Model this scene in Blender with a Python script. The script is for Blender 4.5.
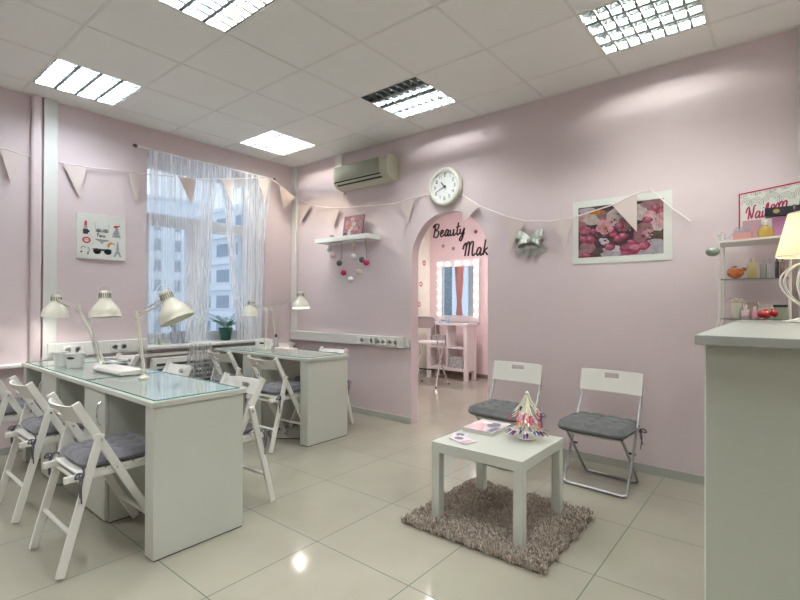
import bpy, math, random
from math import sin, cos, pi, radians as R
from mathutils import Vector as V, Matrix

for _o in list(bpy.data.objects):
    bpy.data.objects.remove(_o)
S = bpy.context.scene
COL = S.collection
random.seed(7)

# ---------------------------------------------------------------- camera
YAW, PIT, ROLL = .8864, .0051, .0032
_fh = V((-cos(YAW), sin(YAW), 0)); _rt = V((sin(YAW), cos(YAW), 0)); _up = V((0, 0, 1))
_f = _fh*cos(PIT) + _up*sin(PIT); _u2 = -_fh*sin(PIT) + _up*cos(PIT)
_r = _rt*cos(ROLL) + _u2*sin(ROLL); _u = _u2*cos(ROLL) - _rt*sin(ROLL)
cam = bpy.data.cameras.new('camera'); cam.sensor_width = 36; cam.lens = 474.44*36/800
cam.clip_start = .05; cam.clip_end = 400
co = bpy.data.objects.new('camera', cam); COL.objects.link(co)
M = Matrix.Identity(4)
for i in range(3):
    M[i][0] = _r[i]; M[i][1] = _u[i]; M[i][2] = -_f[i]
M[0][3], M[1][3], M[2][3] = 4.861, -3.818, 1.233
co.matrix_world = M
S.camera = co

# ---------------------------------------------------------------- world, exposure
S.view_settings.view_transform = 'Standard'; S.view_settings.look = 'None'
S.view_settings.gamma = 1; S.view_settings.use_curve_mapping = False
S.view_settings.exposure = 2.25
w = bpy.data.worlds.new('overcast_sky'); S.world = w; w.use_nodes = True
_bg = w.node_tree.nodes['Background']
_bg.inputs[0].default_value = (.76, .87, 1.0, 1); _bg.inputs[1].default_value = .26
try:
    S.cycles.use_denoising = True; S.cycles.denoiser = 'OPENIMAGEDENOISE'
    S.cycles.max_bounces = 9; S.cycles.diffuse_bounces = 5; S.cycles.transparent_max_bounces = 16
    S.cycles.sample_clamp_indirect = 4; S.cycles.caustics_reflective = False; S.cycles.caustics_refractive = False
except Exception:
    pass
TUBE_L = 42.0      # radiance of the ceiling tubes

# ---------------------------------------------------------------- materials
MATS = {}
def nt(name):
    m = bpy.data.materials.new(name); m.use_nodes = True
    return m, m.node_tree, m.node_tree.nodes['Principled BSDF']
def mat(name, col, rough=.5, metal=0, var=.04, scale=8, bump=0, bscale=60, coat=0, spec=None, sheen=0):
    if name in MATS: return MATS[name]
    m, t, b = nt(name)
    b.inputs['Roughness'].default_value = rough; b.inputs['Metallic'].default_value = metal
    if coat: b.inputs['Coat Weight'].default_value = coat; b.inputs['Coat Roughness'].default_value = .06
    if spec is not None: b.inputs['Specular IOR Level'].default_value = spec
    if sheen: b.inputs['Sheen Weight'].default_value = sheen
    tc = t.nodes.new('ShaderNodeTexCoord')
    n = t.nodes.new('ShaderNodeTexNoise'); n.inputs['Scale'].default_value = scale; n.inputs['Detail'].default_value = 3
    t.links.new(tc.outputs['Object'], n.inputs['Vector'])
    rp = t.nodes.new('ShaderNodeValToRGB')
    rp.color_ramp.elements[0].position = .3; rp.color_ramp.elements[1].position = .7
    rp.color_ramp.elements[0].color = (*[c*(1-var) for c in col], 1)
    rp.color_ramp.elements[1].color = (*[min(1, c*(1+var)) for c in col], 1)
    t.links.new(n.outputs['Fac'], rp.inputs[0]); t.links.new(rp.outputs[0], b.inputs['Base Color'])
    if bump:
        n2 = t.nodes.new('ShaderNodeTexNoise'); n2.inputs['Scale'].default_value = bscale
        t.links.new(tc.outputs['Object'], n2.inputs['Vector'])
        bp = t.nodes.new('ShaderNodeBump'); bp.inputs['Strength'].default_value = bump; bp.inputs['Distance'].default_value = .01
        t.links.new(n2.outputs['Fac'], bp.inputs['Height']); t.links.new(bp.outputs[0], b.inputs['Normal'])
    MATS[name] = m
    return m
def emis(name, col, L):
    m, t, b = nt(name)
    b.inputs['Base Color'].default_value = (*col, 1)
    b.inputs['Emission Color'].default_value = (*col, 1); b.inputs['Emission Strength'].default_value = L
    return m
def clear(name, tint=(1, 1, 1), trans=.9, rough=.02):
    m = bpy.data.materials.new(name); m.use_nodes = True; t = m.node_tree
    for n in list(t.nodes):
        if n.type == 'BSDF_PRINCIPLED': t.nodes.remove(n)
    out = t.nodes['Material Output']
    a = t.nodes.new('ShaderNodeBsdfTransparent'); a.inputs[0].default_value = (*tint, 1)
    g = t.nodes.new('ShaderNodeBsdfGlossy'); g.inputs['Roughness'].default_value = rough
    f = t.nodes.new('ShaderNodeFresnel'); f.inputs[0].default_value = 1.5
    ad = t.nodes.new('ShaderNodeMath'); ad.operation = 'MULTIPLY_ADD'; ad.inputs[1].default_value = 1; ad.inputs[2].default_value = (1-trans)*.3
    t.links.new(f.outputs[0], ad.inputs[0])
    gm = t.nodes.new('ShaderNodeNewGeometry'); iv = t.nodes.new('ShaderNodeMath'); iv.operation = 'SUBTRACT'; iv.inputs[0].default_value = 1
    t.links.new(gm.outputs['Backfacing'], iv.inputs[1]); ml = t.nodes.new('ShaderNodeMath'); ml.operation = 'MULTIPLY'
    t.links.new(ad.outputs[0], ml.inputs[0]); t.links.new(iv.outputs[0], ml.inputs[1])
    x = t.nodes.new('ShaderNodeMixShader')
    t.links.new(ml.outputs[0], x.inputs[0]); t.links.new(a.outputs[0], x.inputs[1]); t.links.new(g.outputs[0], x.inputs[2])
    t.links.new(x.outputs[0], out.inputs[0])
    return m
def tiled(name, col, grout, x0, y0, size, gw, rough, var=.05):
    m, t, b = nt(name)
    tc = t.nodes.new('ShaderNodeTexCoord'); sp = t.nodes.new('ShaderNodeSeparateXYZ'); t.links.new(tc.outputs['Object'], sp.inputs[0])
    ds = []
    for ax, o0 in ((0, x0), (1, y0)):
        s = t.nodes.new('ShaderNodeMath'); s.operation = 'SUBTRACT'; s.inputs[1].default_value = o0 - 60*size
        t.links.new(sp.outputs[ax], s.inputs[0])
        p = t.nodes.new('ShaderNodeMath'); p.operation = 'PINGPONG'; p.inputs[1].default_value = size/2
        t.links.new(s.outputs[0], p.inputs[0]); ds.append(p)
    mn = t.nodes.new('ShaderNodeMath'); mn.operation = 'MINIMUM'
    t.links.new(ds[0].outputs[0], mn.inputs[0]); t.links.new(ds[1].outputs[0], mn.inputs[1])
    lt = t.nodes.new('ShaderNodeMath'); lt.operation = 'LESS_THAN'; lt.inputs[1].default_value = gw
    t.links.new(mn.outputs[0], lt.inputs[0])
    n = t.nodes.new('ShaderNodeTexNoise'); n.inputs['Scale'].default_value = 2.2; n.inputs['Detail'].default_value = 6
    t.links.new(tc.outputs['Object'], n.inputs['Vector'])
    rp = t.nodes.new('ShaderNodeValToRGB'); rp.color_ramp.elements[0].position = .35; rp.color_ramp.elements[1].position = .65
    rp.color_ramp.elements[0].color = (*[c*(1-var) for c in col], 1); rp.color_ramp.elements[1].color = (*[c*(1+var) for c in col], 1)
    t.links.new(n.outputs['Fac'], rp.inputs[0])
    mx = t.nodes.new('ShaderNodeMix'); mx.data_type = 'RGBA'; mx.inputs[7].default_value = (*grout, 1)
    t.links.new(lt.outputs[0], mx.inputs[0]); t.links.new(rp.outputs[0], mx.inputs[6]); t.links.new(mx.outputs[2], b.inputs['Base Color'])
    r = t.nodes.new('ShaderNodeMath'); r.operation = 'MULTIPLY_ADD'; r.inputs[1].default_value = .5; r.inputs[2].default_value = rough
    t.links.new(lt.outputs[0], r.inputs[0]); t.links.new(r.outputs[0], b.inputs['Roughness'])
    return m
def strands(name, col, cover, freq):
    """translucent curtain of fine threads: thin vertical stripes of thread and gap"""
    m = bpy.data.materials.new(name); m.use_nodes = True; t = m.node_tree
    for n in list(t.nodes):
        if n.type == 'BSDF_PRINCIPLED': t.nodes.remove(n)
    out = t.nodes['Material Output']
    uv = t.nodes.new('ShaderNodeTexCoord'); mp = t.nodes.new('ShaderNodeMapping'); mp.inputs['Scale'].default_value = (freq, freq, .25)
    t.links.new(uv.outputs['Object'], mp.inputs[0])
    n = t.nodes.new('ShaderNodeTexNoise'); n.inputs['Scale'].default_value = 1; n.inputs['Detail'].default_value = 2
    t.links.new(mp.outputs[0], n.inputs['Vector'])
    rg = t.nodes.new('ShaderNodeMapRange'); rg.inputs[1].default_value = .26; rg.inputs[2].default_value = .62
    rg.inputs[3].default_value = max(0, cover-.3); rg.inputs[4].default_value = min(1, cover+.3)
    t.links.new(n.outputs['Fac'], rg.inputs[0])
    d = t.nodes.new('ShaderNodeBsdfDiffuse'); d.inputs[0].default_value = (*col, 1)
    tl = t.nodes.new('ShaderNodeBsdfTranslucent'); tl.inputs[0].default_value = (*col, 1)
    x1 = t.nodes.new('ShaderNodeMixShader'); x1.inputs[0].default_value = .65
    t.links.new(d.outputs[0], x1.inputs[1]); t.links.new(tl.outputs[0], x1.inputs[2])
    tr = t.nodes.new('ShaderNodeBsdfTransparent')
    x = t.nodes.new('ShaderNodeMixShader')
    t.links.new(rg.outputs[0], x.inputs[0]); t.links.new(tr.outputs[0], x.inputs[1]); t.links.new(x1.outputs[0], x.inputs[2])
    t.links.new(x.outputs[0], out.inputs[0])
    return m

PINK = mat('pink_wall_paint', (.665, .562, .586), .7, var=.02, scale=1.2, bump=.05, bscale=200)
PINK2 = mat('bright_pink_wall_paint', (.80, .62, .635), .6, var=.02, scale=1.2)
WHITE = mat('white_paint', (.78, .78, .76), .35, var=.02, scale=3)
CEIL = mat('ceiling_tile', (.82, .815, .80), .9, var=.01, scale=3, bump=.1, bscale=300)
CEILBAR = mat('ceiling_bar_paint', (.74, .73, .71), .6)
LAMIN = mat('white_laminate', (.535, .555, .50), .3, var=.015, scale=2)
EDGE = mat('laminate_edge', (.62, .62, .60), .4)
GAP = mat('dark_gap', (.05, .05, .05), .8)
CHAIRW = mat('white_chair_lacquer', (.74, .73, .69), .35, var=.02, scale=6)
GREYF = mat('grey_cushion_fabric', (.155, .15, .17), .95, var=.15, scale=30, bump=.4, bscale=220, sheen=.2)
GREYF2 = mat('charcoal_cushion_fabric', (.130, .132, .136), .95, var=.12, scale=30, bump=.4, bscale=220)
TIE = mat('grey_tie_cloth', (.10, .10, .12), .9)
STEEL = mat('galvanised_steel', (.42, .42, .43), .32, metal=.9)
CHROME = mat('chrome', (.75, .75, .76), .12, metal=1)
LAMPW = mat('cream_lamp_enamel', (.74, .72, .62), .3, coat=.4)
BLACK = mat('black_plastic', (.012, .012, .014), .4)
TRUNK = mat('white_trunking', (.70, .70, .68), .4, var=.01)
PVC = mat('white_window_frame', (.72, .75, .80), .3, var=.01)
FLOOR = tiled('beige_floor_tiles', (.355, .332, .272), (.08, .12, .10), 2.983, -2.187, .6, .0026, .10)
GLASS = clear('window_glass', (.97, .99, 1), .95)
DESKGLASS = clear('desk_glass', (.97, .992, .99), .95)
GREENEDGE = mat('green_glass_edge', (.08, .30, .26), .2)
MIRROR = mat('mirror_silver', (.85, .87, .88), .01, metal=1, var=0)
COUNTER = mat('grey_counter_paint', (.43, .455, .38), .5, var=.02, scale=2)
COUNTERTOP = mat('light_counter_top', (.37, .39, .36), .3, var=.02, scale=3)

# ---------------------------------------------------------------- mesh builder
class MB:
    def __init__(s): s.v = []; s.f = []; s.m = []; s.mats = []
    def mi(s, m):
        if m is None: return 0
        if m not in s.mats: s.mats.append(m)
        return s.mats.index(m)
    def add(s, vs, fs, m=None):
        b = len(s.v); s.v += [tuple(v) for v in vs]; k = s.mi(m)
        for f in fs: s.f.append([b+i for i in f]); s.m.append(k)
        return s
    def box(s, x0, x1, y0, y1, z0, z1, m=None, mx=None):
        vs = [V((x, y, z)) for x in (x0, x1) for y in (y0, y1) for z in (z0, z1)]
        if mx: vs = [mx @ v for v in vs]
        return s.add(vs, [(0, 1, 3, 2), (4, 6, 7, 5), (0, 4, 5, 1), (2, 3, 7, 6), (0, 2, 6, 4), (1, 5, 7, 3)], m)
    def rbox(s, x0, x1, y0, y1, z0, z1, r, m=None, axis='z', n=4):
        """box with rounded edges along one axis plus small chamfers"""
        lo = {'x': (y0, y1, z0, z1, x0, x1), 'y': (x0, x1, z0, z1, y0, y1), 'z': (x0, x1, y0, y1, z0, z1)}[axis]
        a0, a1, b0, b1, c0, c1 = lo
        ring = []
        for (cx, cy, st) in ((a1-r, b1-r, 0), (a0+r, b1-r, 1), (a0+r, b0+r, 2), (a1-r, b0+r, 3)):
            for i in range(n+1):
                t = (st+i/n)*pi/2; ring.append((cx+r*cos(t), cy+r*sin(t)))
        e = min(r*.5, (c1-c0)*.25); ac, bc = (a0+a1)/2, (b0+b1)/2
        def sh(p, k): return (ac+(p[0]-ac)*k[0], bc+(p[1]-bc)*k[1])
        k = (1-e*.6/max(1e-6, (a1-a0)/2), 1-e*.6/max(1e-6, (b1-b0)/2))
        lv = [(c0, k), (c0+e, (1, 1)), (c1-e, (1, 1)), (c1, k)]
        vs = []
        for c, kk in lv:
            for p in ring:
                q = sh(p, kk)
                vs.append({'x': (c, q[0], q[1]), 'y': (q[0], c, q[1]), 'z': (q[0], q[1], c)}[axis])
        N = len(ring); fs = [tuple(range(N))[::-1], tuple(range(3*N, 4*N))]
        for L in range(3):
            for i in range(N):
                j = (i+1) % N; fs.append((L*N+i, L*N+j, (L+1)*N+j, (L+1)*N+i))
        return s.add(vs, fs, m)
    def bar(s, p, q, wa, wb, side=(1, 0, 0), m=None):
        """rectangular bar p->q; wa across 'side', wb across the other"""
        p, q = V(p), V(q); d = (q-p).normalized(); a = V(side); a = (a-d*a.dot(d)).normalized(); b = d.cross(a)
        vs = []
        for c in (p, q):
            for i, j in ((-1, -1), (1, -1), (1, 1), (-1, 1)): vs.append(c+a*i*wa/2+b*j*wb/2)
        return s.add(vs, [(3, 2, 1, 0), (4, 5, 6, 7), (0, 1, 5, 4), (1, 2, 6, 5), (2, 3, 7, 6), (3, 0, 4, 7)], m)
    def tube(s, pts, r, n=8, m=None, caps=True, closed=False):
        pts = [V(p) for p in pts]; N = len(pts)
        rs = r if isinstance(r, (list, tuple)) else [r]*N
        prev = None; vs = []
        for i, p in enumerate(pts):
            if closed: d = pts[(i+1) % N]-pts[i-1]
            else: d = pts[min(i+1, N-1)]-pts[max(i-1, 0)]
            if d.length < 1e-9: d = V((0, 0, 1))
            d.normalize()
            if prev is None:
                a = d.cross(V((0, 0, 1)))
                if a.length < 1e-3: a = d.cross(V((1, 0, 0)))
            else: a = prev-d*prev.dot(d)
            if a.length < 1e-6: a = d.orthogonal()
            a.normalize(); prev = a; b = d.cross(a)
            for k in range(n):
                t = 2*pi*k/n; vs.append(p+a*cos(t)*rs[i]+b*sin(t)*rs[i])
        fs = []
        for i in range(N if closed else N-1):
            i2 = (i+1) % N
            for k in range(n):
                k2 = (k+1) % n; fs.append((i*n+k, i*n+k2, i2*n+k2, i2*n+k))
        if caps and not closed: fs += [tuple(range(n))[::-1], tuple((N-1)*n+k for k in range(n))]
        return s.add(vs, fs, m)
    def lathe(s, prof, n=24, m=None, mx=None, cap0=True, cap1=True):
        vs = []
        for (r, z) in prof:
            for k in range(n):
                t = 2*pi*k/n; vs.append(V((r*cos(t), r*sin(t), z)))
        if mx: vs = [mx @ v for v in vs]
        fs = []
        for i in range(len(prof)-1):
            for k in range(n):
                k2 = (k+1) % n; fs.append((i*n+k, i*n+k2, (i+1)*n+k2, (i+1)*n+k))
        if cap0: fs.append(tuple(range(n))[::-1])
        if cap1: fs.append(tuple((len(prof)-1)*n+k for k in range(n)))
        return s.add(vs, fs, m)
    def prism(s, poly, fn, t, m=None):
        """polygon in (u,v) mapped by fn(u,v,depth) with thickness t"""
        n = len(poly)
        vs = [fn(u, v, 0) for u, v in poly]+[fn(u, v, t) for u, v in poly]
        fs = [tuple(range(n))[::-1], tuple(range(n, 2*n))]+[(i, (i+1) % n, n+(i+1) % n, n+i) for i in range(n)]
        return s.add(vs, fs, m)
    def sphere(s, c, r, m=None, n=12, k=8, sc=(1, 1, 1)):
        c = V(c); vs = [c+V((0, 0, -r*sc[2]))]
        for i in range(1, k):
            p = -pi/2+pi*i/k
            for j in range(n):
                t = 2*pi*j/n; vs.append(c+V((r*cos(p)*cos(t)*sc[0], r*cos(p)*sin(t)*sc[1], r*sin(p)*sc[2])))
        vs.append(c+V((0, 0, r*sc[2]))); fs = []
        for j in range(n): fs.append((0, 1+(j+1) % n, 1+j))
        for i in range(k-2):
            for j in range(n):
                a = 1+i*n+j; b = 1+i*n+(j+1) % n; fs.append((a, b, b+n, a+n))
        L = len(vs)-1; o = 1+(k-2)*n
        for j in range(n): fs.append((o+j, o+(j+1) % n, L))
        return s.add(vs, fs, m)
    def plate(s, nu, nv, fn, t, mask=None, m=None):
        """thick curved plate; fn(i,j,side)->point; mask cells left out, walls made round every boundary"""
        W = nv+1; A = []
        for sd in (0, 1):
            for i in range(nu+1):
                for j in range(nv+1): A.append(fn(i/nu, j/nv, sd*t))
        O = (nu+1)*W; fs = []
        ok = lambda i, j: 0 <= i < nu and 0 <= j < nv and not (mask and mask(i, j))
        for i in range(nu):
            for j in range(nv):
                if not ok(i, j): continue
                a, b, c, d = i*W+j, (i+1)*W+j, (i+1)*W+j+1, i*W+j+1
                fs.append((a, b, c, d)); fs.append((O+d, O+c, O+b, O+a))
                if not ok(i, j-1): fs.append((b, a, O+a, O+b))
                if not ok(i, j+1): fs.append((d, c, O+c, O+d))
                if not ok(i-1, j): fs.append((a, d, O+d, O+a))
                if not ok(i+1, j): fs.append((c, b, O+b, O+c))
        return s.add(A, fs, m)
    def build(s, name, m=None, parent=None, smooth=False, loc=None, bevel=0):
        me = bpy.data.meshes.new(name); me.from_pydata(s.v, [], s.f)
        ml = s.mats if s.mats else [m]
        if s.mats and m is not None and m not in ml: ml = s.mats
        for q in ml: me.materials.append(q)
        for i, p in enumerate(me.polygons):
            p.material_index = s.m[i]; p.use_smooth = bool(smooth)
        me.update()
        import bmesh
        bm = bmesh.new(); bm.from_mesh(me); bmesh.ops.recalc_face_normals(bm, faces=bm.faces); bm.to_mesh(me); bm.free()
        o = bpy.data.objects.new(name, me); COL.objects.link(o)
        if smooth and smooth != 'all':
            try: me.set_sharp_from_angle(angle=R(38))
            except Exception: pass
        if bevel:
            b = o.modifiers.new('bevel', 'BEVEL'); b.width = bevel; b.segments = 2; b.limit_method = 'ANGLE'
        if parent: o.parent = parent
        if loc: o.location = loc
        return o
def thing(name, label, cat, loc=(0, 0, 0), rz=0, group=None):
    o = bpy.data.objects.new(name, None); o.empty_display_size = .1; COL.objects.link(o)
    o.location = loc; o.rotation_euler = (0, 0, rz)
    return tag(o, label, cat, group)
def tag(o, label, cat, group=None):
    o['label'] = label; o['category'] = cat
    if group: o['group'] = group
    return o
def struct(o, label=None):
    o['kind'] = 'structure'
    if label: o['label'] = label
    return o
def dup(root, label, loc=None, rz=None, group=None):
    def cp(o, par):
        c = o.copy(); COL.objects.link(c); c.parent = par
        for ch in [q for q in bpy.data.objects if q.parent == o]: cp(ch, c)
        return c
    kids = [q for q in bpy.data.objects if q.parent == root]
    c = root.copy(); COL.objects.link(c)
    for k in kids: cp(k, c)
    c['label'] = label
    if group: c['group'] = group
    if loc is not None: c.location = loc
    if rz is not None: c.rotation_euler = (0, 0, rz)
    return c
def smoothpts(P, n=6):
    P = [V(p) for p in P]; out = []
    for i in range(len(P)-1):
        a = P[max(i-1, 0)]; b = P[i]; c = P[i+1]; d = P[min(i+2, len(P)-1)]
        for k in range(n):
            t = k/n
            out.append(.5*((2*b)+(c-a)*t+(2*a-5*b+4*c-d)*t*t+(3*b-a-3*c+d)*t**3))
    out.append(P[-1]); return out
def disc(cx, cy, rx, ry, n=14, rot=0):
    return [(cx+rx*cos(2*pi*i/n)*cos(rot)-ry*sin(2*pi*i/n)*sin(rot), cy+rx*cos(2*pi*i/n)*sin(rot)+ry*sin(2*pi*i/n)*cos(rot)) for i in range(n)]

# ---------------------------------------------------------------- strokes for brush lettering (width, strokes)
GL = {
 'B': (.72, [[(.0, .72), (.12, .95), (.2, .9), (.17, .4), (.12, 0)], [(-.02, .82), (.2, 1.02), (.5, .95), (.48, .68), (.22, .52), (.52, .45), (.56, .15), (.35, -.03), (.12, .06)]]),
 'e': (.42, [[(-.02, .2), (.2, .27), (.26, .45), (.12, .48), (.04, .2), (.16, 0), (.42, .18)]]),
 'a': (.50, [[(.33, .44), (.16, .5), (.03, .2), (.12, 0), (.27, .18), (.34, .46)], [(.34, .46), (.31, .08), (.4, 0), (.52, .16)]]),
 'u': (.52, [[(0, .46), (.02, .12), (.14, 0), (.28, .2), (.32, .48)], [(.32, .48), (.31, .08), (.4, 0), (.54, .16)]]),
 't': (.36, [[(.16, .95), (.1, .25), (.18, 0), (.36, .16)], [(-.02, .6), (.34, .66)]]),
 'y': (.50, [[(0, .46), (.03, .16), (.15, .06), (.3, .28), (.36, .5)], [(.36, .5), (.3, -.1), (.18, -.45), (.04, -.38), (.12, -.15), (.42, .1)]]),
 'M': (.92, [[(-.12, .45), (-.06, .72), (.08, .86), (.12, .5), (.08, 0)], [(.12, .6), (.22, .9), (.34, .86), (.36, .4), (.33, 0)], [(.36, .6), (.48, .9), (.62, .86), (.62, .2), (.7, 0), (.86, .15)]]),
 'k': (.46, [[(.1, 1.0), (.07, .5), (.03, 0)], [(.34, .5), (.08, .24), (.2, .16), (.34, 0), (.46, .1)]]),
 'N': (.60, [[(-.1, .5), (-.04, .8), (.1, .9), (.14, .5), (.1, 0)], [(.12, .8), (.24, .4), (.36, .05), (.44, .5), (.46, .9), (.6, 1.02)]]),
 'i': (.22, [[(.04, .48), (.02, .1), (.1, 0), (.22, .14)], [(.07, .68), (.08, .72)]]),
 'l': (.28, [[(-.02, .15), (.16, .7), (.14, 1.0), (.04, .8), (.03, .15), (.12, 0), (.28, .14)]]),
 '&': (.50, [[(.42, 0), (.12, .6), (.2, .82), (.32, .66), (.03, .22), (.16, 0), (.42, .38)]]),
 'P': (.55, [[(.1, .95), (.1, 0)], [(.0, .88), (.3, 1.0), (.45, .8), (.35, .55), (.12, .5)]]),
 'r': (.36, [[(.04, .48), (.04, 0)], [(.05, .3), (.16, .48), (.32, .42)]]),
 's': (.36, [[(.28, .44), (.1, .46), (.08, .3), (.26, .2), (.22, .02), (.02, .04)]]),
}
def write(mb, text, x, z, h, fn, r, flat=.0015, slant=0):
    for ch in text:
        if ch == ' ': x += .3*h; continue
        wd, st = GL[ch]
        for s_ in st:
            P = smoothpts([(a*h+x+slant*b*h, b*h+z, 0) for a, b in s_], 4)
            # flat ribbon
            n = len(P); L = []; Rr = []
            for i, p in enumerate(P):
                d = P[min(i+1, n-1)]-P[max(i-1, 0)]
                if d.length < 1e-9: d = V((0, 1, 0))
                d.normalize(); nn = V((-d.y, d.x, 0)); k = r*(.8+.35*abs(d.y))
                L.append(p+nn*k); Rr.append(p-nn*k)
            vs = [fn(p.x, p.y, 0) for p in L]+[fn(p.x, p.y, 0) for p in Rr]+[fn(p.x, p.y, flat) for p in L]+[fn(p.x, p.y, flat) for p in Rr]
            fs = []
            for i in range(n-1):
                fs += [(i, i+1, n+i+1, n+i), (2*n+i, 3*n+i, 3*n+i+1, 2*n+i+1), (i, 2*n+i, 2*n+i+1, i+1), (n+i, n+i+1, 3*n+i+1, 3*n+i)]
            fs += [(0, n, 3*n, 2*n), (n-1, 3*n-1, 4*n-1, 2*n-1)]
            mb.add(vs, fs)
        x += wd*h
    return x

# ================================================================ STRUCTURE
HC = 2.944
RX, RY = 7.0, -6.4           # room extents behind the camera
BY = 3.07                    # far wall of the back room
TW = .11                     # thickness of the arch wall
# floors
struct(MB().box(-.35, RX+.1, RY-.1, BY+.1, -.1, 0).build('floor', FLOOR))
# arch wall
def archwall():
    mb = MB(); ax, r, zs = 2.335, .435, 1.678
    N = 28; xs = [ax-r*cos(pi*i/N) for i in range(N+1)]; zz = [zs+r*sin(pi*i/N) for i in range(N+1)]
    mb.box(-.12, ax-r, 0, TW, 0, HC+.25); mb.box(ax+r, RX+.1, 0, TW, 0, HC+.25)
    for i in range(N):
        a = (xs[i], zz[i]); b = (xs[i+1], zz[i+1])
        vs = [(a[0], 0, a[1]), (b[0], 0, b[1]), (b[0], 0, HC+.25), (a[0], 0, HC+.25)]; vs += [(x, TW, z) for x, _, z in vs]
        mb.add(vs, [(0, 1, 2, 3), (7, 6, 5, 4), (0, 4, 5, 1), (3, 2, 6, 7)])
    return mb
struct(archwall().build('wall_right', PINK), 'pink painted wall with an arched opening')
# window wall
WY0, WY1, WZ0, WZ1, WD = -1.79, -.43, .80, 2.72, -.36
for q, lb in (((WD, 0, RY, WY0, 0, HC+.25), 'pink wall left of the window'), ((WD, 0, WY1, 0, 0, HC+.25), 'pink wall between window and corner'), ((WD, 0, WY0, WY1, 0, .764), 'pink wall below the window'), ((WD, 0, WY0, WY1, WZ1, HC+.25), 'pink wall above the window')):
    struct(MB().box(*q).build('wall_left', PINK), lb)
struct(MB().box(WD, RX+.1, RY-.1, RY, 0, HC+.25).build('wall_back', PINK))
struct(MB().box(RX, RX+.1, RY, 0, 0, HC+.25).build('wall_front', PINK))
# baseboards
BB = mat('grey_baseboard', (.42, .42, .40), .5)
for i, (a, b) in enumerate(((.0, 1.9), (2.77, RX))):
    struct(MB().box(a, b, -.014, 0, 0, .06).build('baseboard_right_%d' % (i+1), BB))
struct(MB().box(0, .014, RY, 0, 0, .06).build('baseboard_left', BB))
# low white ledge strip along the window wall, hiding pipes
struct(MB().rbox(0, .07, RY+.1, -.02, .695, .725, .008, axis='y').build('trim_1', WHITE), 'low white ledge strip along the window wall')
# ceiling: 60 cm tiles with holes where the light fittings sit
GX0, GY0 = .2905, -.381-6*.6
FIX = [(.29, -.98), (.29, -2.78), (2.09, -.98), (2.09, -2.78), (3.89, -.98), (3.89, -2.78), (5.69, -.98), (5.69, -2.78), (.29, -4.58), (2.09, -4.58), (3.89, -4.58), (5.69, -4.58)]
def isfix(x, y): return any(abs(x-a) < .05 and abs(y-b) < .05 for a, b in FIX)
xs = [-.0]+[.2905+.6*i for i in range(0, 12)]; xs = [x for x in xs if x < RX]+[RX]
ys = [RY]+[-.381-.6*i for i in range(10, -1, -1) if -.381-.6*i > RY]+[0]
mb = MB()
for i in range(len(xs)-1):
    for j in range(len(ys)-1):
        if isfix(xs[i], ys[j]): continue
        mb.box(xs[i]+.0035, xs[i+1]-.0035, ys[j]+.0035, ys[j+1]-.0035, HC, HC+.015)
struct(mb.build('ceiling', CEIL))
mb = MB(); b_ = .009
for x in xs[1:-1]: mb.box(x-b_, x+b_, RY, 0, HC-.0025, HC+.03)
for y in ys[1:-1]:
    for i in range(len(xs)-1): mb.box(xs[i]+b_, xs[i+1]-b_, y-b_, y+b_, HC-.0025, HC+.03)
mb.box(0, .02, RY, 0, HC-.003, HC); mb.box(0, RX, -.02, 0, HC-.003, HC)
struct(mb.build('trim_2', CEILBAR), 'light grey suspended ceiling grid')
struct(MB().box(WD, RX+.1, RY-.1, TW, HC+.25, HC+.32).build('ceiling_slab', mat('slab', (.2, .2, .2), .9)))

# ---- window
mb = MB(); fx0, fx1 = -.28, -.22
Yl, Yr, Zb, Zt = WY0, -.495, .80, 2.68
def fr(y0, y1, z0, z1, d=0): mb.rbox(fx0-d, fx1+d, y0, y1, z0, z1, .006, axis='x', n=2)
fr(Yl, Yl+.07, Zb, Zt); fr(Yr-.08, Yr, Zb, Zt); fr(Yl, Yr, Zb, Zb+.06, .001); fr(Yl, Yr, Zt-.07, Zt, .001)
fr(Yl, Yr, 2.06, 2.15, .002); fr(-1.235, -1.105, Zb, 2.1, .003)
# opening sashes
for (a, b) in ((Yl+.06, -1.225), (-1.115, Yr-.07)):
    for q in ((a, a+.05, .85, 2.07), (b-.05, b, .85, 2.07), (a+.05, b-.05, .85, .90), (a+.05, b-.05, 2.02, 2.07)): fr(*q, .012)
win = struct(mb.build('window_1', PVC), 'white window with transom light over two sashes')
g = MB()
for (a, b, c, d) in ((Yl+.07, Yr-.08, 2.15, 2.61), (Yl+.11, -1.275, .90, 2.02), (-1.065, Yr-.12, .90, 2.02)): g.box(-.253, -.249, a, b, c, d)
g.build('pane', GLASS, win)
# filler beside/above the frame within the reveal
struct(MB().box(-.28, -.22, Yr, WY1, WZ0, WZ1).box(-.28, -.22, WY0, Yr, Zt, WZ1).build('trim_3', PVC), 'white packing strips round the window frame')
h = MB().rbox(-.22, -.195, -1.10, -1.07, 1.38, 1.46, .006).tube([(-.195, -1.085, 1.44), (-.175, -1.085, 1.44), (-.175, -1.085, 1.34)], .007).build('handle', PVC, win)
sill = struct(MB().rbox(-.28, .10, WY0-.0, WY1+.0, .765, .798, .008, axis='y').build('window_sill_1', WHITE), 'white window sill')
# radiator under the window
t = thing('radiator', 'white slotted radiator grille under the window', 'radiator', (.0, -1.32, .12))
mb = MB().rbox(.03, .10, -.45, .45, 0, .56, .012, axis='x'); mb.build('body', WHITE, t)
mb = MB()
for k in range(9): mb.rbox(.099, .104, -.41, .41, .08+k*.05, .105+k*.05, .004, axis='x', n=2)
mb.build('slot', mat('dark_slot', (.06, .07, .08), .6), t)
MB().box(0, .03, -.35, -.33, .2, .4).build('bracket', STEEL, t); MB().box(0, .03, .33, .35, .2, .4).build('bracket', STEEL, t)

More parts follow.
